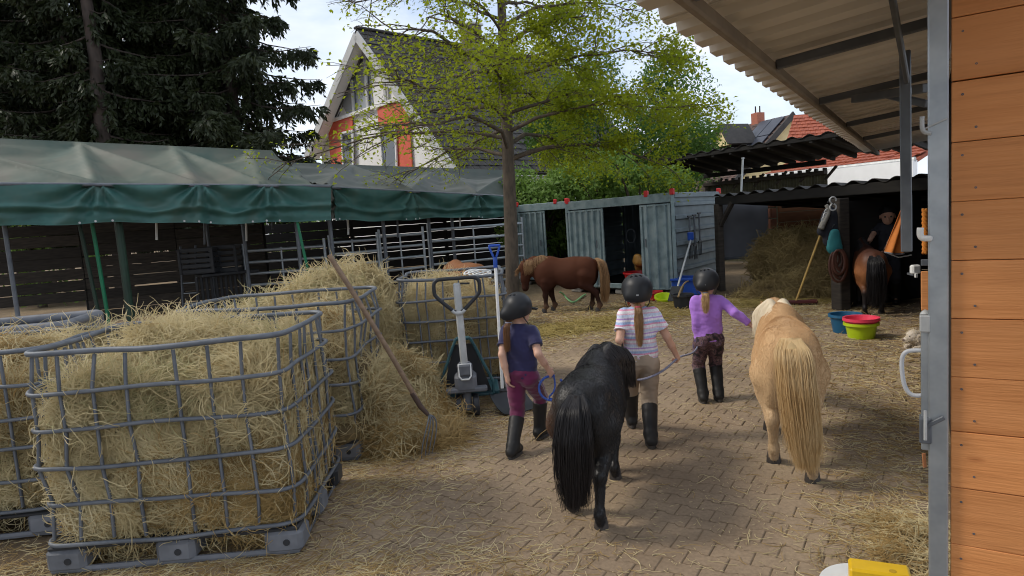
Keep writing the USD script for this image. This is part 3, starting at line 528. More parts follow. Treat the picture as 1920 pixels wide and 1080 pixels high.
# ---------------------------------------------------------------- tents
tarp_top = look('faded_tarpaulin', (.108, .130, .100), (.060, .100, .080), .9, .65, 0, .15, 14, trans=.2, c3=(.14, .136, .108))
tarp_side = look('green_tarpaulin', (.055, .155, .135), (.038, .115, .10), 2.2, .5, 0, .12, 12, trans=.2, c3=(.085, .165, .14))
tarp_top2 = look('dark_faded_tarpaulin', (.075, .08, .068), (.045, .06, .05), 1.1, .6, 0, .15, 14)
green_steel = look('green_painted_steel', (.012, .16, .075), (.01, .11, .05), 6, .45)
green_dark = look('dark_green_post', (.012, .035, .02), (.01, .022, .014), 6, .5)
def segdist(p, a, b): d = b - a; t = np.clip(((p - a) @ d) / (d @ d), 0, 1); return np.linalg.norm(p - a - t[..., None] * d, axis=-1)
def tent(label, E0, E1, R0, R1, Bk0, Bk1, B0, B1, nodes, seed, top_mat, hip, sag=.20):
    """front eave E0-E1, ridge R0-R1, back eave Bk0-Bk1, lower edge of the valance B0-B1; nodes: zigzag of creases in (u, v)"""
    t = thing('tent', label, 'tent', (E1[0], E1[1], 0)); nu, nv = 120, 30; u, v = np.meshgrid(np.linspace(0, 1, nu), np.linspace(0, 1, nv), indexing='ij'); u3, v3 = u[..., None], v[..., None]
    def sheet(a0, a1, b0, b1, nod, sg):
        P = (a0 * (1 - u3) + a1 * u3) * (1 - v3) + (b0 * (1 - u3) + b1 * u3) * v3; n = unit(np.cross(a1 - a0, b0 - a0)); n = n if n[2] > 0 else -n
        W, Hh = np.linalg.norm(a1 - a0), np.linalg.norm(b0 - a0); q = np.stack([u * W, v * Hh], -1); z = np.array(nod) * [W, Hh]
        d = np.min([segdist(q, z[i], z[i + 1]) for i in range(len(z) - 1)] + [q[..., 1] + .12, Hh - q[..., 1] + .02], 0)
        s = -sag * (1 - np.exp(-(d / .38) ** 1.3)) + .045 * np.exp(-(d / .07) ** 2)
        s = s + (meshkit.fbm(np.stack([q[..., 0] * .7, q[..., 1] * 3.5, 0 * u], -1), 4, seed) - .5) * .16 * np.clip(d * 3, 0, 1); return P + n * s[..., None]
    f = sheet(E0, E1, R0, R1, nodes, 1); MB().slab(f, A(0, 0, -.006)).build('roof_sheet', top_mat, t, smooth=True)
    b = sheet(Bk0, Bk1, R0, R1, nodes, 1); MB().slab(b, A(0, 0, -.006)).build('roof_sheet', top_mat, t, smooth=True)
    uu, vv = np.meshgrid(np.linspace(0, 1, 24), np.linspace(0, 1, 24), indexing='ij')
    ed = f[-1][np.linspace(0, nv - 1, 24).astype(int)]; eb = b[-1][np.linspace(0, nv - 1, 24).astype(int)]; Pe = ed[None] * (1 - uu[..., None]) + eb[None] * uu[..., None] - A(0, 0, .10) * (np.sin(uu * math.pi) * (1 - vv))[..., None]
    MB().slab(Pe, A(0, 0, -.006)).build('hip_sheet', top_mat, t, smooth=True)
    us = np.array([n[0] for n in nodes if n[1] < .3])
    def valance(a0, a1, b0, b1, us, name, fold=1.0):
        nx, nz = max(40, int(np.linalg.norm(a1 - a0) * 22)), 26; u, v = np.meshgrid(np.linspace(0, 1, nx), np.linspace(0, 1, nz), indexing='ij'); L = np.linalg.norm(a1 - a0); top = a0 * (1 - u[..., None]) + a1 * u[..., None]; bot = b0 * (1 - u[..., None]) + b1 * u[..., None]
        P = top * (1 - v[..., None]) + bot * v[..., None]; n = unit(np.cross(a1 - a0, A(0, 0, 1))); n = n if n[1] < 0 else -n
        dsp = .12 * (meshkit.fbm(np.stack([u * L * 1.3, v * 2.6, 0 * u], -1), 4, seed + 3) - .5) * (.3 + v)
        for c in us:
            x = (u - c) * L; r = np.hypot(x, v * .6 + .05); th = np.arctan2(np.abs(x), v * .6 + .05); dsp = dsp + fold * .10 * np.cos(th * 9.0) * np.exp(-r / .75) * np.clip(r * 4, 0, 1)
        # a swag sewn below mid height between the posts
        ph = np.interp(u, np.sort(np.r_[us, (us[1:] + us[:-1]) / 2, -1, 2]), [0] + [k % 2 for k in range(2 * len(us) - 1)] + [0]); dsp = dsp + .05 * np.exp(-((v - .56 - .16 * ph) / .07) ** 2) - .03 * np.exp(-((v - .72 - .14 * ph) / .08) ** 2)
        P = P + n * (dsp + .06 * v)[..., None]; P[..., 2] += (.02 * np.cos(u * L * 2.1) + .012 * np.sin(u * L * 5.3)) * v; m = MB().slab(P, n * -.006).build(name, tarp_side, t, smooth=True); return P, n
    P, n = valance(E0, E1, B0, B1, us, 'valance'); valance(E1, Bk1, B1, Bk1 + (B1 - E1), A(.5), 'valance', .5)
    MB().tube(np.linspace(E0, E1, 3), .03, 8).build('eave_tube', steel_dull, t, smooth=True); MB().tube(np.linspace(R0, R1, 3) - A(0, 0, .1), .03, 8).build('ridge_tube', steel_dull, t, smooth=True)
    for k in range(0, len(us)):
        for w in (-.012, 0.0, .012):
            q = P[int(np.clip((us[k] + w * 3) * (len(P) - 1), 0, len(P) - 1)), -2] + n * .008; MB().lathe([(.001, 0), (.018, 0), (.018, .006), (.001, .006)], 10, q, np.stack([unit(E1 - E0), A(0, 0, 1), n], 1)).build('grommet', steel_light, t)
    return t, P
def post_at(t, px, ytop, Y, r, mat, nm='tent_post', lean=0.0):
    p = at(px, ytop, Y); b = A(p[0] + lean, p[1], 0.0); MB().tube(np.array([b, p]), r, 10).add(*MB().box(b + A(0, 0, .01), (.14, .14, .02)).arrays()).build(nm, mat, t, smooth=35)
E0, E1 = at(-190, 344, 9.6), at(620, 349, 12.3)
tA, _ = tent('long green tent with a sun-bleached creased roof over the board fence side', E0, E1, at(-260, 252, 11.2), at(510, 285, 14.0), at(-330, 330, 13.0), at(640, 338, 16.0), at(-190, 423, 9.6), at(620, 416, 12.3),
             [(-.05, .96), (.09, .98), (.40, .04), (.475, .97), (.64, .04), (.715, .97), (.82, .05), (.93, .97)], 51, tarp_top, True)
post_at(tA, 218, 390, 11.0, .065, green_dark); post_at(tA, 3, 390, 10.4, .035, steel_dull)
for px, Y in ((553, 12.2), (452, 13.0), (384, 14.5)): post_at(tA, px, 395, Y, .035, steel_dull)
for (x0, x1), mt in (((148, 196), green_dark), ((172, 210), green_steel)): MB().bar(at(x0, 415, 10.9), at(x1, 640, 10.9), .05, .05, bevel=.008).build('brace', mt, tA)
MB().bar(at(556, 410, 12.0), at(580, 520, 12.0), .045, .045, bevel=.008).build('brace', green_steel, tA)
F0, F1 = at(622, 352, 12.6), at(946, 368, 16.5)
tB, _ = tent('smaller grey-green tent over the metal hurdles, its right end behind the maple trunk', F0, F1, at(545, 308, 14.8), at(965, 322, 19.0), at(520, 340, 17.5), at(1010, 366, 21.0), at(622, 416, 12.6), at(946, 406, 16.5),
             [(0, .1), (.22, .97), (.4, .04), (.6, .97), (.8, .04), (1, .97)], 61, tarp_top2, False, .16)
for px, Y in ((616, 12.7), (716, 13.9), (802, 15.0), (846, 15.6), (975, 16.8)): post_at(tB, px, 395, Y, .04, steel_dull)
for k, (px, y1, Y) in enumerate(((293, 450, 11.8), (383, 458, 12.4), (461, 452, 12.9), (510, 430, 13.2), (652, 440, 13.4), (745, 445, 14.4), (862, 428, 15.8))):
    a = at(px, 405, Y); b = at(px + 1, y1, Y); MB().tube(np.array([a, b]), .022, 8).build('hanging_strap', white_plastic if k % 2 == 0 else steel_dull, tA if k < 3 else tB, smooth=True)

# ---------------------------------------------------------------- board fence under the long tent, dark back wall, hurdles
def board_fence():
    P0, P1 = at(-260, 500, 12.6), at(500, 500, 15.2); P0[2] = P1[2] = 0; d = unit(P1 - P0); n = A(d[1], -d[0], 0); L = np.linalg.norm(P1 - P0); t = thing('board_fence', 'dark weathered board fence with light slipping through its gaps under the long tent', 'fence', (P0[0], P0[1], 0)); R = np.stack([d, -n, A(0, 0, 1)], 1); ns = 4
    for s in range(ns):
        for j in range(9):
            if (s, j) in ((1, 1),): continue
            h = .226 + rng.uniform(-.012, .012); z = .10 + j * .24 + rng.uniform(-.006, .006); l = L / ns - .01; MB().box(P0 + d * (L / ns * (s + .5)) + A(0, 0, z + h / 2) - n * rng.uniform(0, .015), (l, .028, h), R @ rotax((0, 1, 0), rng.normal(0, .0035)), .006).build('board', wood_dark, t)
    for s in range(ns + 1): MB().box(P0 + d * L / ns * s - n * .075 + A(0, 0, 1.08), (.1, .1, 2.2), R, .01).build('post', wood_black, t)
board_fence()
def back_wall():
    P0, P1 = at(470, 500, 17.5), at(1000, 500, 20.5); P0[2] = P1[2] = 0; d = unit(P1 - P0); n = A(d[1], -d[0], 0); L = np.linalg.norm(P1 - P0); t = thing('timber_screen', 'black-stained timber screen behind the metal hurdles under the smaller tent', 'fence', (P0[0], P0[1], 0)); R = np.stack([d, -n, A(0, 0, 1)], 1)
    for s in range(3):
        for j in range(8): MB().box(P0 + d * (L / 3 * (s + .5)) + A(0, 0, .14 + j * .25), (L / 3 - .02, .03, .235), R @ rotax((0, 1, 0), rng.normal(0, .003)), .006).build('board', wood_black, t)
    for s in range(4): MB().box(P0 + d * L / 3 * s - n * .08 + A(0, 0, 1.05), (.1, .1, 2.15), R, .01).build('post', wood_black, t)
back_wall()
def hurdle(px0, px1, Y0, Y1, label, ztop):
    a, b = at(px0, 500, Y0), at(px1, 500, Y1); a[2] = b[2] = 0; t = thing('metal_hurdle', label, 'hurdle', a, group='galvanised hurdles under the smaller tent'); d = b - a
    for z in np.linspace(.22, ztop - .04, 6): MB().tube(np.array([a + A(0, 0, z), b + A(0, 0, z)]), .024, 8, flat=1.3).build('rail', steel, t, smooth=True)
    for s in (0, .46, 1): MB().tube(np.array([a + d * s + A(0, 0, .02), a + d * s + A(0, 0, ztop + (.12 if s != .46 else 0))]), .03 if s != .46 else .02, 8).build('upright', steel, t, smooth=True)
hurdle(622, 712, 13.6, 14.2, 'left galvanised hurdle, partly behind the tall hay heap', 1.5); hurdle(716, 798, 14.3, 14.9, 'middle galvanised hurdle between two tent posts', 1.55); hurdle(808, 984, 15.0, 16.2, 'right wide galvanised hurdle reaching behind the maple trunk', 1.62)
hurdle(460, 612, 13.4, 13.5, 'low hurdle beside the black crates, left of the grey tent post', 1.45)
def ladder():
    a, b = at(345, 600, 13.2), at(338, 462, 13.2); t = thing('ladder', 'grey metal ladder leaning against the board fence', 'ladder', a); s = A(.30, .02, 0)
    for q in (A(0, 0, 0), s): MB().bar(a + q, b + q, .03, .06, (0, 1, 0), .005).build('side_rail', steel_dull, t)
    for k in range(7): p = a + (b - a) * (k + .6) / 7.2; MB().tube(np.array([p, p + s]), .014, 6).build('rung', steel, t, smooth=True)
ladder()
def crate(px, py, Y, label, size=(.62, .42, .5), rz=0.1):
    p = at(px, py, Y); t = thing('slatted_crate', label, 'crate', p, rz, group='black slatted crates by the fence'); w, d, h = size
    for sx, sy, l, ax in ((0, -1, w, 0), (0, 1, w, 0), (-1, 0, d, 1), (1, 0, d, 1)):
        for k in range(5):
            c = A(sx * w / 2, sy * d / 2, .05 + k * (h - .08) / 4); MB().box(c, (l if ax == 0 else .02, l if ax == 1 else .02, .075), None, .004).build('slat', plastic_dark, t, local=True)
    for sx in (-1, 1):
        for sy in (-1, 1): MB().box((sx * w / 2, sy * d / 2, h / 2), (.05, .05, h), None, .006).build('corner_post', plastic_dark, t, local=True)
    MB().box((0, 0, .01), (w, d, .02)).build('base', plastic_dark, t, local=True)
crate(378, 512, 12.9, 'left black slatted crate, standing on the low stall panel'); crate(425, 510, 13.3, 'right black slatted crate, standing on the low stall panel', (.55, .42, .55))
def stall_panel():
    a, b = at(362, 514, 12.7), at(470, 512, 13.4); z = a[2] - .02; a[2] = b[2] = 0; t = thing('stall_divider', 'low black stall panel with vertical bars under the slatted crates', 'stall panel', a); d = unit(b - a); L = np.linalg.norm(b - a)
    MB().box((a + b) / 2 + A(0, .2, z - .03), (L, .6, .06), rotz(math.atan2(d[1], d[0])), .01).build('top_board', plastic_dark, t)
    for k in range(12): p = a + d * L * (k + .5) / 12; MB().box(p + A(0, 0, z / 2 - .03), (.045, .03, z - .07)).build('bar', plastic_dark, t)
stall_panel()
def grey_tub():
    c = at(30, 590, 6.2); t = thing('plastic_tub', 'big grey plastic tub half hidden behind the hay at the left edge', 'tub', (c[0], c[1], 0), .25); W, D, H = 1.15, .95, .98; m = MB()
    for s in (-1, 1): m.box((s * W / 2, 0, H / 2), (.04, D, H), None, .01); m.box((0, s * D / 2, H / 2), (W, .04, H), None, .01)
    m.box((0, 0, .12), (W, D, .05)); m.build('tub_wall', plastic_grey, t, local=True); q = np.array([[math.copysign(W / 2 - .1 + .1 * abs(math.cos(a)), math.cos(a)), math.copysign(D / 2 - .1 + .1 * abs(math.sin(a)), math.sin(a)), H] for a in np.linspace(0, 2 * math.pi, 40, endpoint=False)])
    MB().tube(q, .045, 8, closed=True).build('rim', plastic_grey, t, smooth=True, local=True)
    for s in (-1, 0, 1): MB().box((s * .35, -D / 2 - .03, H * .5), (.05, .03, H * .8), None, .008).build('rib', plastic_grey, t, local=True)
grey_tub()

# ---------------------------------------------------------------- corrugated sheets
def trap(p0, u, L, v, H, pitch, depth, n, th=.006, duty=.5):
    """trapezoidal sheet: profile runs along u, ribs along v"""
    u, v, n = unit(u), unit(v), unit(n); k = max(1, round(L / pitch)); pt = L / k; e = pt * .09; xs, zs = [0.0], [0.0]
    for i in range(k):
        b = i * pt; xs += [b + pt * (1 - duty) / 2, b + pt * (1 - duty) / 2 + e, b + pt * (1 + duty) / 2 - e, b + pt * (1 + duty) / 2]; zs += [0, depth, depth, 0]
    xs.append(L); zs.append(0.0); xs, zs = np.array(xs), np.array(zs); row = np.asarray(p0) + np.outer(xs, u) + np.outer(zs, n)
    return MB().slab(np.stack([row, row + v * H], 1), n * th)
def sinus(p0, u, L, v, H, pitch, amp, n, th=.008):
    k = int(L / pitch * 8); xs = np.linspace(0, L, k + 1); row = np.asarray(p0) + np.outer(xs, unit(u)) + np.outer(amp * np.sin(xs / pitch * 2 * math.pi), unit(n)); return MB().slab(np.stack([row, row + unit(v) * H], 1), unit(n) * th)

# ---------------------------------------------------------------- storage containers
cont_m = look('blue_grey_galvanised_sheet', (.20, .262, .272), (.135, .185, .198), 5, .5, .35, .1, 22, c3=(.25, .30, .305))
cont_d = look('grey_galvanised_side_sheet', (.165, .20, .215), (.115, .145, .157), 4, .5, .35, .1, 22)
red_cap = look('red_plastic_corner', (.55, .02, .022), (.42, .015, .018), 4, .4)
look_stone = look('concrete_block', (.27, .25, .22), (.18, .17, .15), 10, .9, 0, .3, 40)
def container(label, C, dirL, L, side, S, H, leafs, zb=.12):
    """C: near front corner on the ground; front runs from C along dirL, the side runs from C along side"""
    t = thing('storage_container', label, 'container', (C[0], C[1], 0)); up = A(0, 0, 1); dl, sd = unit(dirL), unit(side); n = unit(np.cross(sd, up)); n = n if np.dot(n, -sd) > -2 and np.dot(n, C - A(0, 0, 0)) < 0 else -n; nf = -sd; ns = -dl
    z0 = up * zb
    for nm, p, w in (('top_beam', C + up * (H - .09), .18), ('bottom_beam', C + up * (zb + .05), .10)): MB().bar(p, p + dl * L, .08, w, up, .008).build(nm, cont_m, t)
    for p in (C + up * (H - .05), C + up * (zb + .05)): MB().bar(p - nf * .04, p - nf * .04 + sd * S, .08, .10, up, .008).build('side_beam', cont_d, t)
    for p in (C, C + dl * L): MB().bar(p + z0, p + up * H, .07, .07, (1, 0, 0), .008).build('corner_post', cont_m, t)
    trap(C + sd * .05 + z0, up, H - zb - .1, sd, S - .05, .235, .035, ns, duty=.42).build('side_panel', cont_d, t); trap(C + dl * L + sd * .05 + z0, up, H - zb, sd, S - .05, .235, .03, -ns).build('side_panel', cont_d, t)
    trap(C + sd * S + z0, dl, L, up, H - zb, .235, .03, sd).build('back_panel', cont_d, t)
    MB().box(C + dl * L / 2 + sd * S / 2 + up * (H - .03), (L, S - .02, .05), np.stack([dl, sd, up], 1)).build('roof_panel', cont_m, t); MB().box(C + dl * L / 2 + sd * S / 2 + up * zb, (L - .02, S - .02, .06), np.stack([dl, sd, up], 1)).build('floor', wood_black, t)
    for a, b, sw in leafs:
        p = C + dl * L * a + nf * .03; q = C + dl * L * b + nf * .03 + nf * sw; d = unit(q - p); nn = unit(np.cross(d, up)); nn = nn if np.dot(nn, nf) > 0 else -nn
        lf = trap(p + z0 + up * .02, d, np.linalg.norm(q - p), up, H - zb - .22, .17, .042, nn, duty=.46).build('door_leaf', cont_m, t); fr = MB()
        for r_ in (p, q): fr.bar(r_ + z0 + nn * .02, r_ + up * (H - .2) + nn * .02, .045, .03, nn)
        for zz in (zb + .04, H - .22): fr.bar(p + up * zz + nn * .02, q + up * zz + nn * .02, .045, .03, up)
        fr.build('door_frame', cont_m, lf); MB().box((p + q) / 2 * .3 + q * .7 + up * 1.05 + nn * .06 - up * 0, (.02, .05, .16), None, .005).build('latch', steel_dull, lf)
    for p in (C, C + dl * L, C + sd * S, C + dl * L * .22): MB().box(p + up * (H + .015) + (nf + ns) * .01, (.09, .09, .12), np.stack([dl, sd, up], 1), .012).build('corner_cap', red_cap, t)
    for p in (C + dl * .1, C + dl * (L - .1), C + dl * L * .5): MB().box(p + sd * .1 + up * .045, (.3, .2, .1), np.stack([dl, sd, up], 1), .02).build('foot_block', look_stone, t)
    return t
c1 = G(1268, 556); c1l = G(1074, 547); d1 = unit(c1l - c1); s1 = A(.60, .80, 0); H1 = at(1268, 360, c1[1])[2]
contA = container('large blue-grey steel container with open doors and red corner caps', c1, d1, np.linalg.norm(c1l - c1), s1, 2.6, H1, [(1.0, .63, .0), (0.02, .24, .12)])
c2 = G(1070, 540) + A(.1, .9, 0); c2l = G(984, 540) + A(-.05, .9, 0); H2 = at(984, 384, c2l[1])[2]
contB = container('smaller steel container behind the brown pony, its right door open on darkness', c2, unit(c2l - c2), np.linalg.norm(c2l - c2), A(.3, .95, 0), 2.3, H2, [(1.0, .44, .0)])
# things kept in the containers and beside them
def bucket(name, label, cat, c, r, h, mat, rim=None, handle=True, taper=.8, group=None, tilt=0.0, rimmat=None):
    t = thing(name, label, cat, c, group=group, rx=tilt); o = [(.001, 0), (r * taper, 0), (r * taper + .003, .012), (r, h), (r + .014, h), (r + .016, h - .03), (r + .006, h - .035)]; i = [(r - .006, h), (r * taper - .005, .012), (.001, .012)]
    MB().lathe(o[:4] + [(r - .006, h)] + i[1:], 28).build('bucket_body', mat, t, smooth=40, local=True); MB().lathe([(r - .004, h - .002), (r + .015, h + .004), (r + .018, h - .03), (r + .002, h - .034)], 28).build('rim', rimmat or mat, t, smooth=40, local=True)
    if handle: a = np.linspace(0, math.pi, 14); MB().tube(np.c_[(r + .01) * np.cos(a), -.9 * r * np.sin(a) * .8, h - .02 - .03 * np.sin(a)], .006, 6).build('handle', rimmat or steel_dull, t, smooth=True, local=True)
    return t
blue_pl = look('blue_plastic', (.01, .075, .20), (.008, .055, .16), 4, .4); lime_pl = look('lime_plastic', (.42, .56, .012), (.38, .5, .012), 4, .35); pink_pl = look('pink_red_plastic', (.75, .055, .105), (.66, .045, .09), 4, .35); red_pl = look('red_plastic', (.45, .015, .018), (.35, .012, .015), 4, .4); blue_crate = look('bright_blue_plastic', (.012, .06, .33), (.01, .05, .26), 4, .4); yellow_pl = look('yellow_plastic', (.75, .46, .008), (.62, .37, .006), 5, .45, 0, .15, 15)
teal_pl = look('teal_cloth', (.02, .16, .17), (.015, .11, .12), 5, .8); dark_cloth = look('dark_navy_cloth', (.016, .018, .026), (.01, .011, .016), 5, .85); leather = look('brown_leather', (.09, .035, .022), (.055, .022, .015), 5, .5)
inA = lambda u, s, z: c1 + d1 * u + unit(s1) * s + A(0, 0, z)
bucket('red_tub', 'round red tub on the floor inside the open large container', 'tub', inA(1.05, .35, .15), .3, .28, red_pl, handle=False)
MB_ = MB(); a_ = np.linspace(0, 2 * math.pi, 30, endpoint=False); pc = inA(.98, .7, .62)
tb = thing('saddle', 'tan leather saddle on a rack in the dark of the large container', 'saddle', pc, .6); sd_ = SDF((-.4, -.35, -.3), (.4, .35, .3), .025); sd_.cap((-.22, 0, .02), (.2, 0, .03), .13, .12, .05, (1, 1.3, .8)); sd_.cap((.2, 0, .05), (.25, 0, .16), .06, .04, .06); sd_.cap((-.25, 0, .04), (-.3, 0, .12), .09, .06, .06, (1, 1.6, 1)); sd_.ell((0, .2, -.1), (.2, .04, .18)); sd_.ell((0, -.2, -.1), (.2, .04, .18)); V, F = sd_.mesh()
mesh_prim('saddle_seat', V, F, look('tan_saddle_leather', (.42, .22, .05), (.3, .15, .035), 5, .5), tb, True, True); MB().box((0, 0, -.32), (.5, .08, .08), None, .01).build('saddle_rack', wood_black, tb, local=True); MB().box((0, 0, -.42), (.06, .06, .2)).build('rack_leg', wood_black, tb, local=True)
hp = inA(1.5, .9, 1.15); th_ = thing('halter_rope', 'grey rope loop hanging on the left in the large container', 'rope', hp); MB().tube(np.c_[.10 * np.cos(a_), 0 * a_, .15 * np.sin(a_)], .009, 6, closed=True).build('rope_loop', steel_dull, th_, smooth=True, local=True)
bucket('blue_barrel', 'dark blue barrel at the back of the large container', 'barrel', inA(.85, 1.0, .15), .28, .6, blue_pl, handle=False, taper=.95)
bucket('black_bucket', 'black bucket with a white sticker below the open container door', 'bucket', G(1281, 578), .17, .24, plastic_dark)
st = G(1274, 566); 
def big_crate():
    c = G(1306, 560) + A(0, .25, 0); t = thing('blue_crate', 'bright blue open plastic crate against the side of the large container', 'crate', c, -.5); W, D, H = .62, .5, .36
    for s in (-1, 1): MB().box((s * W / 2, 0, H / 2), (.03, D, H), None, .008).build('end_wall', blue_crate, t, local=True); MB().box((0, s * D / 2, H / 2), (W, .03, H), None, .008).build('side_wall', blue_crate, t, local=True)
    MB().box((0, 0, .02), (W, D, .03)).build('base', blue_crate, t, local=True)
    for s in (-1, 1): MB().box((0, s * (D / 2 + .015), H), (W + .06, .05, .045), None, .01).build('rim', blue_crate, t, local=True)
    MB().box((.16, -D / 2 - .02, .14), (.2, .012, .12), None, .004).build('panel_rib', blue_crate, t, local=True)
big_crate()
bucket('green_bowl', 'lime feed bowl on the ground under the open container door', 'bowl', G(1246, 566), .17, .11, lime_pl, handle=False, tilt=.25)
bucket('red_bowl', 'small red bowl beside the lime one, behind the girl in stripes', 'bowl', G(1228, 562), .14, .16, red_pl, handle=False)
bucket('red_feed_bucket', 'red bucket standing just left of the lime feed bowl', 'bucket', G(1190, 575), .14, .22, red_pl)
hs = G(1035, 560); 
def hose(label, pts, r, mat, cat='hose', name='hose'): return tag(MB().tube(np.array(pts), r, 8).build(name, mat, smooth=True), label, cat)
def smooth_path(P, n=40): P = np.array(P, float); q = np.arange(len(P)); from_ = np.linspace(0, len(P) - 1, n); from scipy.interpolate import CubicSpline; return CubicSpline(q, P)(from_)
hose('pale green hose lying on the soil under the brown pony', smooth_path([G(1098, 552, .02), G(1085, 561, .02), G(1072, 566, .02), G(1060, 556, .02), G(1050, 548, .25)]), .018, look('pale_green_hose', (.25, .5, .22)))
hose('thin brown cane bent out of the blue crate', smooth_path([G(1272, 556, .42), at(1295, 527, 11.9), at(1318, 545, 11.6), G(1330, 566, .05)]), .014, look('brown_cane', (.28, .18, .07)), 'cane', 'bent_cane')
def tool(label, a, b, hc, name='hanging_tool'):
    t = thing(name, label, 'tool', a, group='tools on the container side'); MB().tube(np.array([a, b]), .018, 8).build('handle', steel_dull, t, smooth=True); hc(t, a, b); return t
sp = lambda s, z, o=.09: c1 + unit(s1) * s + A(0, 0, z) - d1 * o
def forkhead(t, a, b):
    for k in (-.07, 0, .07): MB().tube(np.array([b + s1 * k, b + s1 * k - A(0, 0, .28)]), .008, 6).build('tine', plastic_dark, t, smooth=True)
    MB().bar(b - s1 * .09, b + s1 * .09, .02, .03).build('crossbar', plastic_dark, t)
    MB().bar(a - s1 * .09, a + s1 * .09, .03, .03, bevel=.006).build('grip', plastic_dark, t)
tool('leftmost dark fork hanging on the container side', sp(.62, 1.5), sp(.62, .95), forkhead); tool('middle dark fork hanging on the container side', sp(.88, 1.52), sp(.88, .92), forkhead); tool('rightmost dark fork hanging on the container side', sp(1.15, 1.55), sp(1.15, .98), forkhead)
a, b = sp(.48, 1.05, .16), G(1271, 537, .3)
tt = thing('shovel', 'grey-handled shovel with a blue grip leaning on the container side', 'shovel', b); MB().tube(np.array([b, a]), .018, 8).build('handle', steel_light, tt, smooth=True); MB().box(a + A(0, 0, .07), (.12, .05, .16), None, .015).build('grip', blue_crate, tt); MB().bar(b, b + (b - a) * .28, .22, .02, bevel=.006).build('blade', plastic_dark, tt)

# ---------------------------------------------------------------- low open shed (hay, tack and the bay pony)
LS0, LS1 = A(4.12, 12.65, 0), A(5.62, 8.0, 0); lsd = unit(LS1 - LS0); lsn = A(-lsd[1], lsd[0], 0); lsn = lsn if lsn[0] > 0 else -lsn; LSL = np.linalg.norm(LS1 - LS0); up = A(0, 0, 1); LSZ = 1.80; DEP = 3.3
orange_wood = look('orange_brown_board', (.22, .085, .03), (.15, .055, .02), 4, .7, 0, .2, 30, (1, 1, 5), rnd=.15)
greysheet = look('grey_translucent_sheet', (.30, .31, .34), (.22, .23, .255), 1.6, .45, trans=.25)
ls = thing('open_shed', 'low open shed with a dark corrugated roof sheltering hay, tack and a bay pony', 'shed', LS0)
sinus(LS0 + up * (LSZ + .06) - lsn * .05, lsd, LSL, lsn * DEP - up * .32, math.hypot(DEP + .1, .32), .36, .032, up).build('roof_sheet', look('dark_corrugated_sheet', (.03, .027, .024), (.016, .014, .013), 3, .75), ls)
MB().bar(LS0 + up * (LSZ - .04), LS1 + up * (LSZ - .04), .07, .16, up, .01).build('front_beam', wood_black, ls); MB().bar(LS0 + up * (LSZ - .2) + lsn * 1.6, LS1 + up * (LSZ - .2) + lsn * 1.6, .1, .14, up, .01).build('purlin', wood_black, ls)
for s in np.linspace(.03, .97, 8): p = LS0 + lsd * LSL * s + up * (LSZ - .03); MB().bar(p, p + lsn * DEP - up * .32, .07, .12, up, .008).build('rafter', wood_black, ls)
PM = G(1577, 581); post = lambda p, w, h, mt: MB().box(p + up * h / 2, (w, w, h), np.stack([lsd, lsn, up], 1), .012).build('post', mt, ls)
post(LS0 + lsd * .06, .13, LSZ - .1, wood_dark); post(PM, .19, LSZ - .15, wood_dark); post(LS0 + lsn * DEP * .9, .12, LSZ - .4, wood_black)
MB().bar(LS0 + lsd * .08 + up * (LSZ - .55), LS0 + lsd * .5 + up * (LSZ - .08), .07, .09, lsn, .01).build('brace', wood_dark, ls)
# end wall: grey sheet, brick pier, orange boards; back wall of dark boards
ew = LS0 - lsd * .15; MB().box(ew + lsn * .72 + up * 1.2, (.012, 1.25, 1.2), np.stack([lsd, lsn, up], 1)).build('grey_sheet', greysheet, ls); MB().bar(ew + lsn * .05 + up * .6, ew + lsn * 1.35 + up * .6, .05, .06, up, .008).build('sheet_rail', steel_dull, ls)
look_brick = look('brick_pier', (.26, .10, .055), (.2, .08, .05), 9, .9)
for k in range(8): MB().box(ew + lsn * 1.45 + up * (.12 + k * .22), (.12, .14, .2), np.stack([lsd, lsn, up], 1), .012).build('pier_block', look_brick, ls)
for k in range(9): MB().box(ew + lsn * 2.45 + up * (.11 + k * .205) + lsd * .03, (.03, 1.75, .195), np.stack([lsd, lsn, up], 1), .005).build('end_board', orange_wood if k > 4 else wood_black, ls)
for k in range(9): MB().box(LS0 + lsn * DEP + lsd * LSL / 2 + up * (.11 + k * .19), (LSL + .3, .03, .182), np.stack([lsd, lsn, up], 1), .005).build('back_board', wood_black, ls)
for k in range(8): MB().box(LS1 + lsn * DEP / 2 + up * (.12 + k * .235), (.03, DEP, .225), np.stack([lsd, lsn, up], 1), .005).build('side_board', wood_black, ls)
MB().box(PM + lsn * .9 + up * .8 - lsd * .1, (.03, 1.6, 1.6), np.stack([lsd, lsn, up], 1)).build('partition', wood_black, ls)

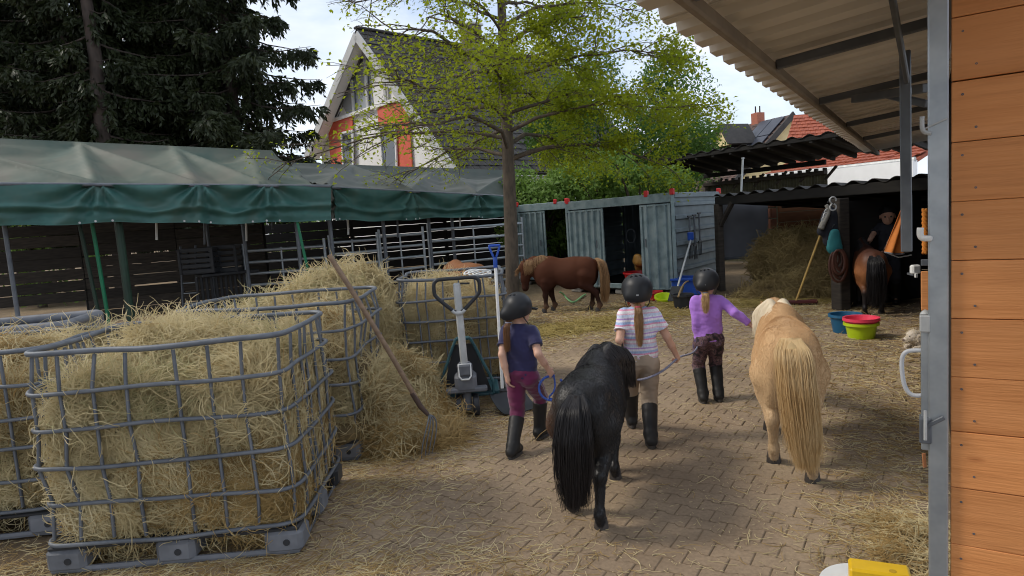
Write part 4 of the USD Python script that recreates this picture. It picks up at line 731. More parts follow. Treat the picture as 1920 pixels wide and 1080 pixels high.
# ---------------------------------------------------------------- upper open shed behind
def upper_shed():
    a, b = at(1240, 300, 18.2), at(1552, 252, 14.4); z = (a[2] + b[2]) / 2; a[2] = b[2] = z; d = unit(b - a); b0 = b.copy(); b = b + d * 1.3; L = np.linalg.norm(b - a); n = A(-d[1], d[0], 0); n = n if n[1] > 0 else -n; D = 2.1; t = thing('raised_shed', 'dark open-sided timber shed with a corrugated roof rising behind the container', 'shed', A(a[0], a[1], 0))
    rm = look('mossy_dark_roof', (.03, .029, .024), (.015, .014, .013), 2.5, .85)
    SL = -.16; sinus(a + up * .03 - n * .05, d, L, unit(n + up * SL), D + .3, .42, .035, up).build('roof_sheet', rm, t); ps = n * 1.9
    for s in np.linspace(.02, .98, 12): p = a + d * L * s; MB().bar(p - up * .07, p + n * D + up * (SL * D - .07), .07, .12, up, .008).build('rafter', wood_black, t)
    MB().bar(a - up * .03, b - up * .03, .05, .10, up, .01).build('front_beam', wood_black, t); a, b = a + ps + up * (SL * 1.9 - .12), b + ps + up * (SL * 1.9 - .12); D = D - 1.9; z = a[2]; b = b0 + ps + up * (SL * 1.9 - .12); rr_ = ray(1548, 300); kx = rr_[0] / rr_[1]; tt_ = (kx * a[1] - a[0]) / (d[0] - kx * d[1]); b = a + d * tt_; L = tt_; MB().bar(a - up * .06, b - up * .06, .1, .12, up, .01).build('post_beam', wood_black, t); SKIP = 0
    zt = at(1400, 338, 18.0)[2]
    for k, s in enumerate(np.linspace(.015, .985, 17)):
        p = a + d * L * s + n * .06; MB().bar(A(p[0], p[1], zt), p - up * .2, .085, .085, d, .008).build('post', wood_grey if k < 3 else wood_dark, t)
        if k % 3 == 1: MB().bar(A(p[0], p[1], z - .5), p + d * .3 - up * .18, .06, .06, n, .006).build('knee_brace', wood_dark, t)
    MB().bar(A(a[0], a[1], zt), A(b[0], b[1], zt), .2, .10, up, .012).build('sill_beam', wood_dark, t); nb = 44
    grn = look('mossy_board', (.085, .08, .042), (.05, .046, .03), 4, .9, 0, .2, 30, (1, 1, 4), rnd=.25)
    for k in range(nb): p = a + d * L * (k + .5) / nb; MB().box(A(p[0], p[1], zt / 2) + n * .08, (L / nb - .01, .025, zt - .06), np.stack([d, n, up], 1)).build('wall_board', grn, t)
    MB().bar(A(a[0], a[1], .0) + n * .02, A(a[0], a[1], zt - .05), .14, .14, d, .01).build('corner_post', wood_grey, t)
upper_shed()
pa, pb = at(1387, 362, 13.6), at(1393, 298, 13.6); tv = thing('vent_pipe', 'thin pale pipe standing up above the low shed roof', 'pipe', pa); MB().tube(np.array([pa - up * .3, pb]), .022, 10).build('pipe', steel_light, tv, smooth=True); MB().lathe([(.001, 0), (.03, 0), (.03, .03), (.001, .03)], 12, pb).build('cap', steel_light, tv)

# ---------------------------------------------------------------- canopy roof on the right and the stable front
EA = ray(1190, 15); ez = 2.30; e0, e1 = G(1190, 15, ez), G(1625, 290, ez); cd = unit(e1 - e0); cn = A(cd[1], -cd[0], 0); SLP = .10
canopy_m = look('cream_canopy_sheet', (.70, .64, .55), (.58, .52, .44), 1.3, .6, 0, .1, 10, c3=(.75, .69, .60)); beam_m = look('pale_eave_beam', (.33, .28, .22), (.24, .20, .16), 5, .7, 0, .2, 30)
cp = thing('canopy', 'cream corrugated canopy on steel rafters jutting from the stable over the yard', 'canopy', (e0[0], e0[1], 0)); C0 = e0 - cd * 2.3; CL = np.linalg.norm(e1 - C0); W = 1.3; slope = unit(cn + up * SLP)
nsh = 9; segL = CL / nsh
for i in range(nsh): trap(C0 + cd * segL * i - slope * .03 + up * (.040 + .006 * (i % 2)), cd, segL + .03, slope, W + .1, .23, .048, up, .005, .52).build('roof_sheet', canopy_m, cp)
MB().bar(C0 + cn * .16 - up * .002, e1 + cn * .16 - up * .002, .036, .055, up, .008).build('eave_beam', beam_m, cp)
wallp = C0 + cn * .86
MB().bar(wallp + up * (.05), wallp + cd * CL + up * .05, .05, .07, up, .008).build('wall_purlin', steel_dull, cp)
for px, py in ((1395, 135), (1515, 195), (1578, 236), (1612, 262), (1225, 18), (1300, 75)):
    if px in (1300,): continue
    p = G(px, py, ez) if px != 1225 else e0 + cd * .02; s = np.dot(p - e0, cd); q = e0 + cd * s + cn * .18 + up * .005; MB().bar(q, q + slope * .72, .034, .045, up, .005).build('rafter', steel_dull, cp)
for s_ in (.25, ): pass
br0 = at(1600, 186, 4.2); br1 = at(1735, 165, 3.55); MB().bar(br0, br1, .035, .05, up, .005).build('bracket', steel_dull, cp); br2 = at(1655, 176, 3.95); MB().bar(br2, at(1738, 195, 3.6), .03, .04, up, .005).build('bracket', steel_dull, cp)
MB().bar(at(1672, -10, 2.5), at(1705, 175, 3.2), .022, .04, up, .005).build('bracket', steel_dull, cp)
ht, hb = at(1697, 96, 3.1), at(1700, 472, 3.1); MB().bar(hb, ht, .047, .047, cd, .004).build('hanging_post', look('dark_grey_steel_post', (.17, .185, .20), (.12, .13, .145), 8, .5, .5, .08, 30), cp)
# stable front: board wall running away behind the door post, seen edge-on
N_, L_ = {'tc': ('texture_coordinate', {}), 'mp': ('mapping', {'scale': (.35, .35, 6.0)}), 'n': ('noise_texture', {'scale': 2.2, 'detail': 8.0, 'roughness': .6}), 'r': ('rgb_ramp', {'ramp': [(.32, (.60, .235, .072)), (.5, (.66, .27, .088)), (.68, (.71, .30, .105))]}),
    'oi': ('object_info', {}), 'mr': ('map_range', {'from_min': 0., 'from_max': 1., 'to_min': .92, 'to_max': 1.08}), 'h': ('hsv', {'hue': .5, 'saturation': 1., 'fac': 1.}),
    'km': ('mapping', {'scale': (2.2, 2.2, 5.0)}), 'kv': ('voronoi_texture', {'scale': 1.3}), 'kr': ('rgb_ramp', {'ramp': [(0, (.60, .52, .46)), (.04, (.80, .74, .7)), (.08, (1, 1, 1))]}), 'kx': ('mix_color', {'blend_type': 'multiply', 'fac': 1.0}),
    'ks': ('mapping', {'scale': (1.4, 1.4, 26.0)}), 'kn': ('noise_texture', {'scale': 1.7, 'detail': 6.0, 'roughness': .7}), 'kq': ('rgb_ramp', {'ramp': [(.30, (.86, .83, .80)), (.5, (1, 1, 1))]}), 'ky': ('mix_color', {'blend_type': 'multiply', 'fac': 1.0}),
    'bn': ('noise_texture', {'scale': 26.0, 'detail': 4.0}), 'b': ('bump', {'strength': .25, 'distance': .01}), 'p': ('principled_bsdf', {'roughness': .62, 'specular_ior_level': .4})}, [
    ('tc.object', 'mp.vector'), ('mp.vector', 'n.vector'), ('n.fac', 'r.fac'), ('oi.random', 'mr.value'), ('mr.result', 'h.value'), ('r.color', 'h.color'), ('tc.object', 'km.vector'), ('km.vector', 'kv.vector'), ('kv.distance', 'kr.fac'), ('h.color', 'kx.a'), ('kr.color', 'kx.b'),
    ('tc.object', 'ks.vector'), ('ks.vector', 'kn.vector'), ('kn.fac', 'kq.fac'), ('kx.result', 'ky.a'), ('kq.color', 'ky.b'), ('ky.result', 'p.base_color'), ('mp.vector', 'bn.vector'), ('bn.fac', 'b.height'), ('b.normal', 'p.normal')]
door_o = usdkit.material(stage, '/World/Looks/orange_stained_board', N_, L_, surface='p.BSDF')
DP = at(1759, 540, 1.80); DP[2] = 0; sw = thing('stable_wall', 'stable front of orange boards running away from the door post, seen edge-on', 'wall', DP + cd * .25); RW = np.stack([cd, cn, up], 1)
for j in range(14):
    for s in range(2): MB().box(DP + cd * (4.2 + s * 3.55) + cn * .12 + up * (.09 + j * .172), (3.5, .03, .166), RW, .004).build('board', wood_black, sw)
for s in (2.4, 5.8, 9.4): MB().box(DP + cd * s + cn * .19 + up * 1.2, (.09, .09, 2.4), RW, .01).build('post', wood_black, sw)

def stable_door():
    t = thing('stable_door', 'open stable door of orange boards in a galvanised steel frame with a latch and loop handle', 'door', DP); u = A(.84, -.542, 0); n = A(-.542, -.84, 0); R = np.stack([u, -n, up], 1)
    pl = lambda px, py, o=0.0: onplane(px, py, DP + n * o, n); zz = [pl(1780, y)[2] for y in (-190, -78, 36, 155, 269, 379, 488, 597, 705, 806, 911, 1016, 1120, 1226, 1330, 1440)]
    for k in range(len(zz) - 1):
        g = .0018 if k in (2, 3, 6, 9) else .0006; z1, z0 = zz[k] - g, zz[k + 1] + g; MB().box(DP + u * .53 + up * (z0 + z1) / 2 + n * (rng.normal(0, .0012) - .004), (1.0, .022, z1 - z0), R, .0016).build('board', door_o, t)
        for sx in (.055, .085): MB().lathe([(.001, .0), (.0035, .0), (.003, .0012), (.001, .0012)], 8, DP + u * sx + up * ((z0 + z1) / 2 + (.045 if sx < .06 else -.045)) + n * .0075, np.stack([u, up, n], 1)).build('screw', steel_dull, t, kind=None)
    fr = MB().box(DP + up * 1.35 + n * .0, (.048, .05, 2.4), R, .004).build('frame_post', steel, t); MB().box(DP + u * 1.05 + up * 1.35, (.048, .05, 2.4), R, .004).build('frame_post', steel, t)
    for z in (.17, 2.53): MB().box(DP + u * .53 + up * z, (1.0, .05, .045), R, .004).build('frame_rail', steel, t)
    MB().box(DP + u * .53 + up * 1.35 - n * .035, (.98, .012, 2.3), R).build('back_panel', wood_black, t)  # dark backing added so the board gaps look unlit instead of showing sky
    a, b = pl(1735, 592), pl(1735, 842); x0, x1 = pl(1727, 700), pl(1744, 700); w = np.linalg.norm(x1 - x0); c = (a + b) / 2; lt = MB().box(c - n * .002, (w, .028, a[2] - b[2]), R, .003).build('latch_bar', steel, t)
    MB().box(pl(1735, 605) + n * .004, (w + .006, .044, .05), R, .004).build('latch_cap', steel_light, lt); MB().lathe([(.001, .012), (.008, .008), (.014, 0), (.001, 0)], 12, pl(1735, 588)).build('cap_top', steel_light, lt)
    MB().box(pl(1735, 802) + n * .01, (w + .008, .05, .075), R, .003).build('catch_block', steel_dull, lt); MB().bar(pl(1735, 800, .04), pl(1771, 783, .04), .006, .012, up, .002).build('catch_arm', steel_dull, lt); MB().tube(np.array([pl(1735, 825, .045), pl(1735, 770, .045)]), .0045, 8).build('catch_pin', steel_light, lt, smooth=True)
    P = [pl(1730, 657), pl(1712, 657), pl(1699, 660), pl(1692, 670), pl(1691, 690), pl(1694, 715), pl(1700, 731), pl(1710, 740), pl(1730, 741)]; MB().tube(smooth_path(P, 40), .0062, 10).build('loop_handle', look('white_grey_handle', (.50, .51, .53), (.42, .43, .45), 6, .4), t, smooth=True)
    hk = MB().tube(smooth_path([pl(1745, 250, .03), pl(1733, 247, .035), pl(1729, 238, .035), pl(1729, 218, .035)], 16), .006, 8).build('hook', steel_light, t, smooth=True); MB().bar(pl(1732, 242, .03), pl(1776, 222, .03), .003, .004).build('hook_wire', steel_light, hk)
    MB().tube(smooth_path([pl(1745, 448, .03), pl(1735, 447, .035), pl(1727, 444, .035), pl(1726, 427, .035)], 16), .0085, 8).build('hook', white_plastic, t, smooth=True)
    MB().box(pl(1736, 548) + up * 0 - n * .03, (.024, .02, .115), R, .002).build('edge_board', door_o, t); MB().box(pl(1736, 494) - n * .03, (.024, .022, .018), R, .002).build('edge_cap', steel_dull, t)
    MB().bar(pl(1732, 850), pl(1734, 876), .004, .009, up).build('strap_end', look('orange_strap', (.5, .2, .08)), t)
stable_door()
# ---------------------------------------------------------------- hay
hay_core = look('matted_hay', (.13, .092, .042), (.055, .038, .017), 9, .95, 0, .8, 60, c3=(.19, .14, .065))
hay_pale = strand_look('pale_hay', [(.12, (.17, .12, .055)), (.35, (.38, .30, .15)), (.62, (.59, .49, .275)), (.92, (.77, .69, .46))])
hay_green = strand_look('greenish_hay', [(.12, (.14, .12, .05)), (.35, (.28, .25, .115)), (.65, (.44, .39, .20)), (.92, (.62, .56, .35))])
hay_brown = strand_look('brown_hay', [(.12, (.11, .062, .02)), (.35, (.25, .155, .05)), (.65, (.42, .29, .115)), (.92, (.60, .47, .25))])
def sample(v, f, n, r):
    a, b, c = v[f[:, 0]], v[f[:, 1]], v[f[:, 2]]; N = np.cross(b - a, c - a); ar = np.linalg.norm(N, axis=1); i = r.choice(len(f), n, p=ar / ar.sum()); u, w = r.random((2, n)); k = u + w > 1; u[k], w[k] = 1 - u[k], 1 - w[k]
    return a[i] + (b - a)[i] * u[:, None] + (c - a)[i] * w[:, None], unit(N[i])
def wisps(p, n, L, w, r, K=10, curl=2.1, out=.04, lift=.012, flat=0.0, swirl=0.0):
    """curved stalks lying on a surface"""
    N = len(p); t = r.normal(size=(N, 3)) * (.55 if swirl else 1.0)
    if swirl: q = p * swirl; t = t + np.stack([meshkit.noise(q + 7.3 * k, 90 + k) - .5 for k in range(3)], 1) * 4.0
    t -= n * (t * n).sum(1)[:, None]; t[:, 2] *= 1 - flat; so = np.where(r.random((N, 1)) < .045, .55, out); t = unit(unit(t) + n * r.normal(so * .3, so)); st = (r.uniform(*L, N) / (K - 1))[:, None]; bend = r.normal(size=(N, 3)); bend = (bend - n * (bend * n).sum(1)[:, None] * .8) * curl; P = [p + n * r.uniform(0, lift, (N, 1))]
    for k in range(K - 1): P.append(P[-1] + t * st); t = unit(t + bend / (K - 1) + r.normal(0, curl * .10, (N, 3)) - n * .06)
    Wd = r.uniform(.6, 1.25, N)[:, None] * w * np.r_[.75, np.ones(K - 2), .45]; return np.stack(P, 1), Wd
def conform(P, box, r):
    """hay pressed flat against the wires: most stalks stay inside the cage"""
    if box is None: return P
    c, Rm, hw, hd, zt = box; Q = (P - c) @ Rm; free = (r.random((len(P), 1)) < .07) | (Q[..., 2] > zt)
    for k, lim in ((0, hw), (1, hd)): l = lim - r.uniform(0, .035, (len(P), 1)); x = np.sign(Q[..., k]) * np.minimum(np.abs(Q[..., k]), l); Q[..., k] = np.where(free, np.clip(Q[..., k], -lim - .06, lim + .06), x)
    return Q @ Rm.T + c
def heap(name, label, cat, loc, sdf, n, L, w, seed, zsplit=(.45, .8), group=None, keep=None, lift=.02, out=.05, mats=None, box=None, looks=None):
    t = thing(name, label, cat, loc, group=group); r = np.random.default_rng(seed); V, F = sdf.mesh([(.05, (3.2, 3.2, 3.2), seed), (.016, (14, 14, 14), seed + 1)])
    mesh_prim('hay_core', V, F, hay_core, t, smooth=True); p, nn = sample(V, F, n, r)
    if keep is not None: k = keep(p, nn); p, nn = p[k], nn[k]
    f = meshkit.fbm(p * A(2.2, 2.2, 3.0), 3, seed + 5) + (p[:, 2] - zsplit[0]) * .28 + r.normal(0, .07, len(p)); cls = np.digitize(f, mats or (.42, .78))
    for c, (nm, mt) in enumerate((('brown_stalks', hay_brown), ('pale_stalks', hay_pale), ('green_stalks', hay_green))):
        mt = looks[c] if looks else mt
        k = cls == c
        if k.sum() > 10: P, Wd = wisps(p[k], nn[k], L, w, r, lift=lift, out=out, swirl=6.0); P = conform(P, box, r); P[..., 2] = np.maximum(P[..., 2], .006); curves(nm, P, Wd, mt, t)
    return t
facing = lambda p, n: (n * (CC - p)).sum(1) > -.35 * np.linalg.norm(CC - p, axis=1)

# ---------------------------------------------------------------- wire cages on pallets
def cage(label, loc, rz, W=1.2, D=1.0, H=1.0, zb=.16, seed=1, bend=.012, nx=6, ny=5, pallet=True, foot=None, rows=6):
    r = np.random.default_rng(seed); t = thing('wire_cage', label, 'cage', loc, rz, group='wire cages of hay on plastic pallets'); R = .11
    def ring(z, k):
        P = []
        for cx, cy, a0 in ((W / 2 - R, D / 2 - R, 0), (-W / 2 + R, D / 2 - R, 90), (-W / 2 + R, -D / 2 + R, 180), (W / 2 - R, -D / 2 + R, 270)):
            for a in np.radians(np.linspace(a0, a0 + 90, 6)): P.append((cx + R * math.cos(a), cy + R * math.sin(a)))
        P = np.array(P); Q = []
        for i in range(len(P)):
            a, b = P[i], P[(i + 1) % len(P)]; m = max(1, int(np.linalg.norm(b - a) / .08)); Q += [a + (b - a) * j / m for j in range(m)]
        Q = np.array(Q); Q = Q + (meshkit.fbm(np.c_[Q * 2.1, np.full(len(Q), k * 3.1 + seed)], 2, seed)[:, None] - .5) * bend * 3 * unit(Q) * (1 + k * .4); zz = z + (meshkit.fbm(np.c_[Q * 1.6, np.full(len(Q), k + 20.0)], 2, seed + 2) - .5) * bend * 3.5
        return np.c_[Q, zz]
    zs = [zb + .01 + k * (H - .01) / (rows - 1) for k in range(rows)]; rings = [ring(z, k) for k, z in enumerate(zs)]; bend_, base = bend, None
    bend = 0.0; base = ring(0, 0)[:, :2]; bend = bend_
    for k, q in enumerate(rings): MB().tube(q, .0150 if k == rows - 1 else .0115, 8, closed=True).build('top_rail' if k == rows - 1 else 'rail', steel_dull, t, smooth=True, local=True)
    pos = [(x, s * D / 2) for s in (-1, 1) for x in np.linspace(-W / 2 + .17, W / 2 - .17, nx)] + [(s * W / 2, y) for s in (-1, 1) for y in np.linspace(-D / 2 + .17, D / 2 - .17, ny)] + [(sx * (W / 2 - .035), sy * (D / 2 - .035)) for sx in (-1, 1) for sy in (-1, 1)]
    for x, y in pos:
        P = []
        j = np.argmin(((base - [x, y]) ** 2).sum(1))
        for q in rings: P.append(q[j] - np.r_[unit(q[j][:2]) * .012, 0])
        P = np.array(P); P = np.repeat(P, 2, 0); P[0::2, 2] -= .02; P[1::2, 2] += .02; P[0::2, :2] += 0; MB().tube(P[1:-1] if len(P) > 4 else P, .0115, 6, flat=.75).build('upright', steel_dull, t, smooth=True, local=True)
    if pallet:
        MB().box((0, 0, zb - .02), (W - .03, D - .03, .025), None, .008).build('deck', plastic_dark, t, local=True); MB().tube(np.array([[sx * (W / 2 - .03), sy * (D / 2 - .03), .02] for sx, sy in ((-1, -1), (1, -1), (1, 1), (-1, 1))]), .018, 6, closed=True).build('base_rail', plastic_grey, t, local=True)
        for sx in (-1, 0, 1):
            for sy in (-1, 0, 1):
                c = A(sx * (W / 2 - .10), sy * (D / 2 - .09), zb / 2 - .005); f = MB().box(c, (.20, .17, zb - .03), None, .025).build('foot', plastic_grey if sy < 1 else plastic_dark, t, local=True)
                if sy == -1: MB().tube(np.array([c + A(.02, -.084, 0), c + A(.02, -.0885, 0)]), .018, 10).build('bolt_hole', plastic_dark, f, local=True)
    return t
def cage_hay(label, loc, rz, W, D, ztop, mounds, seed, n, L=(.10, .36), w=.0031, out_=.0, zb=.17, grow=.045):
    Rm = rotz(rz); loc = A(*loc); q = lambda p: loc + Rm @ A(*p); ext = math.hypot(W, D) / 2 + .25
    s = SDF(loc + A(-ext, -ext, -.02), loc + A(ext, ext, ztop + .6), .028)
    nseg = 5
    for x in np.linspace(-W / 2 + .2, W / 2 - .2, nseg):
        for y in np.linspace(-D / 2 + .2, D / 2 - .2, 4): s.cap(q((x, y, zb + .16)), q((x, y, ztop - .17)), .19 + out_, .2 + out_, .05)
    for mx, my, mz, rr in mounds: s.ell(q((mx, my, mz)), (rr, rr, rr * .6), .12)
    return heap('hay_bale_loose', label, 'hay', loc, s, n, L, w, seed, keep=facing, lift=.03, box=(loc, Rm, W / 2 + grow, D / 2 + grow, zb + .97) if grow else None)

cA = A(-1.855, 3.65, 0); cage('nearest wire cage, packed with hay at the lower left of the picture', cA, .04, 1.31, 1.0, 1.0, .16, 3)
cage_hay('pale hay bulging through the bars of the nearest wire cage', cA, .04, 1.20, .90, .92, [(-.22, .1, .95, .27), (-.05, .15, .98, .25), (.3, .05, .88, .2)], 71, 90000)
cB = A(-3.38, 4.05, 0); cage('wire cage cut off by the left edge of the picture', cB, .10, 1.2, 1.0, .94, .16, 5)
cage_hay('hay heaped in the cage at the left edge of the picture', cB, .10, 1.08, .88, .88, [(.1, .1, .90, .30), (.36, .3, .9, .26), (-.3, .1, .86, .26)], 72, 34000)
cC = A(-1.80, 5.02, 0); cage('wire cage directly behind the nearest one, its bent top rail empty at the left', cC, -.02, 1.26, 1.05, 1.0, .16, 8, .02)
cage_hay('brown hay slumped in the second cage and out of its right side', cC, -.02, 1.12, .9, .84, [(.25, .1, .84, .3), (.45, -.1, .6, .24), (.52, .1, .35, .24), (.48, -.35, .2, .2), (.6, .35, .3, .3)], 73, 28000)
cD = A(-.60, 6.50, 0); cage('wire cage behind the pallet truck, half filled with golden hay', cD, .05, 1.02, 1.0, 1.0, .16, 12)
cage_hay('golden hay in the cage behind the pallet truck', cD, .05, .88, .86, .90, [(-.14, 0, .93, .24), (.1, -.1, .86, .2)], 74, 30000)
# the tall heap between the second and third cages
s = SDF((-3.3, 4.9, -.05), (-.9, 7.4, 1.9), .035)
for c, rr in (((-2.35, 6.05, .45), (.58, .5, .56)), ((-1.85, 6.05, .60), (.52, .45, .57)), ((-1.55, 6.1, .55), (.40, .45, .62)), ((-2.75, 5.95, .35), (.5, .45, .5)), ((-1.5, 6.0, .35), (.32, .4, .45)), ((-1.6, 6.2, .95), (.40, .35, .28))): s.ell(c, rr, .15)
heap('hay_heap', 'tall golden hay heap between the second cage and the pallet truck', 'hay', (-1.9, 6.0, 0), s, 48000, (.14, .42), .0046, 75, keep=facing, lift=.03, out=.06)
s = SDF((-1.7, 4.2, -.05), (-.2, 6.0, 1.0), .03)
for c, rr in (((-1.05, 5.2, .05), (.42, .4, .22)), ((-.95, 5.0, .0), (.4, .35, .14)), ((-1.1, 5.55, .1), (.35, .35, .4)), ((-.85, 4.8, 0), (.35, .25, .08)), ((-1.14, 4.88, .26), (.14, .2, .34)), ((-1.02, 4.78, .05), (.2, .2, .15))): s.ell(c, rr, .12)
heap('spilled_hay', 'hay spilled on the paving under the long-handled fork', 'hay', (-1.0, 5.1, 0), s, 20000, (.10, .38), .0042, 76, keep=lambda p, n: facing(p, n) & (p[:, 2] > -.005))
# hay in the open shed: an unrolled round bale and its litter
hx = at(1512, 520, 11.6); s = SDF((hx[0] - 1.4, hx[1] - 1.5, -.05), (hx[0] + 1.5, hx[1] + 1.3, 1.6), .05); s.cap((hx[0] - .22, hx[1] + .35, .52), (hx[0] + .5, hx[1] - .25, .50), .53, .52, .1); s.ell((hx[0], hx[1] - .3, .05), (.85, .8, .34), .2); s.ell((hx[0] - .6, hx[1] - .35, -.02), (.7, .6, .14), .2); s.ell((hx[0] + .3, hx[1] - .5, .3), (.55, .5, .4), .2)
heap('round_bale', 'unrolled round bale of straw under the open shed roof', 'straw bale', (hx[0], hx[1], 0), s, 34000, (.16, .45), .009, 77, keep=facing, lift=.04, out=.08, mats=(.50, .72), looks=[strand_look('shaded_straw', [(.12, (.06, .04, .015)), (.4, (.17, .12, .048)), (.65, (.29, .215, .09)), (.92, (.46, .36, .17))])] * 3)  # straw colour darkened to paint in the shade under the shed roof
# pile at the foot of the door
s = SDF((1.0, 2.0, -.05), (2.6, 3.6, .5), .025); b = G(1722, 1000)
s.ell((1.86, 2.82, -.02), (.16, .40, .07), .1); s.ell((1.70, 2.62, -.02), (.14, .24, .06), .1)
heap('straw_pile', 'small straw pile on the paving at the foot of the stable door', 'straw', (1.85, 2.8, 0), s, 2200, (.06, .2), .003, 78, keep=lambda p, n: facing(p, n) & (p[:, 2] > -.005))
# litter
def litter():
    r = np.random.default_rng(80); out = []
    def patch(n, cx, cy, sx, sy, rot=0.0): q = r.normal(size=(n, 2)) * [sx, sy]; c, s_ = math.cos(rot), math.sin(rot); out.append(np.c_[cx + q[:, 0] * c - q[:, 1] * s_, cy + q[:, 0] * s_ + q[:, 1] * c])
    patch(2600, -1.5, 2.95, .7, .22); patch(1900, -.95, 4.4, .35, .5); patch(700, -.35, 2.75, .5, .25); patch(2200, -.8, 5.4, .6, .4); patch(1300, 2.1, 3.4, .22, .9, -.55); patch(1300, 1.75, 2.6, .2, .35); patch(1100, 3.0, 4.9, .35, 1.2, -.55)
    patch(2600, 3.6, 6.4, .8, 1.3, -.55); patch(2600, .9, 8.9, 1.5, .7); patch(3000, 3.9, 10.6, .8, .6); patch(1800, 4.9, 9.8, .4, 1.0, -.3); patch(2600, .2, 10.6, 1.3, 1.0); patch(2200, 2.4, 10.8, .8, .6); patch(2500, -2.5, 3.0, .6, .4)
    out.append(np.c_[r.uniform(-1.5, 5, 600), r.uniform(2.2, 10, 600)]); p = np.vstack(out); k = (p[:, 0] - DP[0]) * cn[0] + (p[:, 1] - DP[1]) * cn[1] < .05; p = p[k]; N = len(p); n3 = np.tile(A(0, 0, 1), (N, 1))
    d = np.linalg.norm(p, axis=1); P, Wd = wisps(np.c_[p, np.full(N, .004)], n3, (.03, .17), .0027, r, curl=1.1, out=.05, lift=.006); P[..., 2] = np.maximum(P[..., 2], .0025); Wd = Wd * np.clip(d / 4.5, 1, 2.0)[:, None]
    h = N // 2; i = r.permutation(N); t = thing('straw_litter', 'stalks of straw and hay scattered over the yard', 'straw litter'); tag(t, kind='stuff')
    q = r.normal(size=(9000, 2)) * [1.9, 2.4] + [1.4, 4.6]; q = q[((q[:, 0] - DP[0]) * cn[0] + (q[:, 1] - DP[1]) * cn[1] < .05) & (q[:, 1] > 2.2)]; Pc, Wc = wisps(np.c_[q, np.full(len(q), .003)], np.tile(A(0, 0, 1), (len(q), 1)), (.006, .03), .0028, r, K=3, curl=.6, out=.04, lift=.003); Pc[..., 2] = np.maximum(Pc[..., 2], .002); curves('chaff', Pc, Wc, hay_pale, t)
    curves('pale_stalks', P[i[:h]], Wd[i[:h]], hay_pale, t); curves('brown_stalks', P[i[h:]], Wd[i[h:]], hay_brown, t)
litter()
def thatch():
    """thicker matted straw on the soil where the ponies eat"""
    r = np.random.default_rng(81); t = thing('matted_straw', 'yellow matted straw trodden into the soil in front of the brown pony', 'straw litter'); tag(t, kind='stuff'); q = r.normal(size=(3600, 2)) * [.85, .22]; q = np.c_[1.0 + q[:, 0] * .9 - q[:, 1] * .3, 9.5 + q[:, 0] * .35 + q[:, 1]]
    q2 = r.normal(size=(2600, 2)) * [.5, .2] + [4.35, 10.55]; q3 = r.normal(size=(1500, 2)) * [.35, .15] + [2.75, 10.9]; q = np.vstack([q, q2, q3]); P, Wd = wisps(np.c_[q, np.full(len(q), .006)], np.tile(A(0, 0, 1), (len(q), 1)), (.08, .32), .008, r, curl=.9, out=.08, lift=.03); P[..., 2] = np.maximum(P[..., 2], .004); curves('stalks', P, Wd, strand_look('yellow_straw', [(.2, (.20, .145, .045)), (.6, (.34, .26, .08)), (.9, (.46, .37, .14))]), t)
thatch()
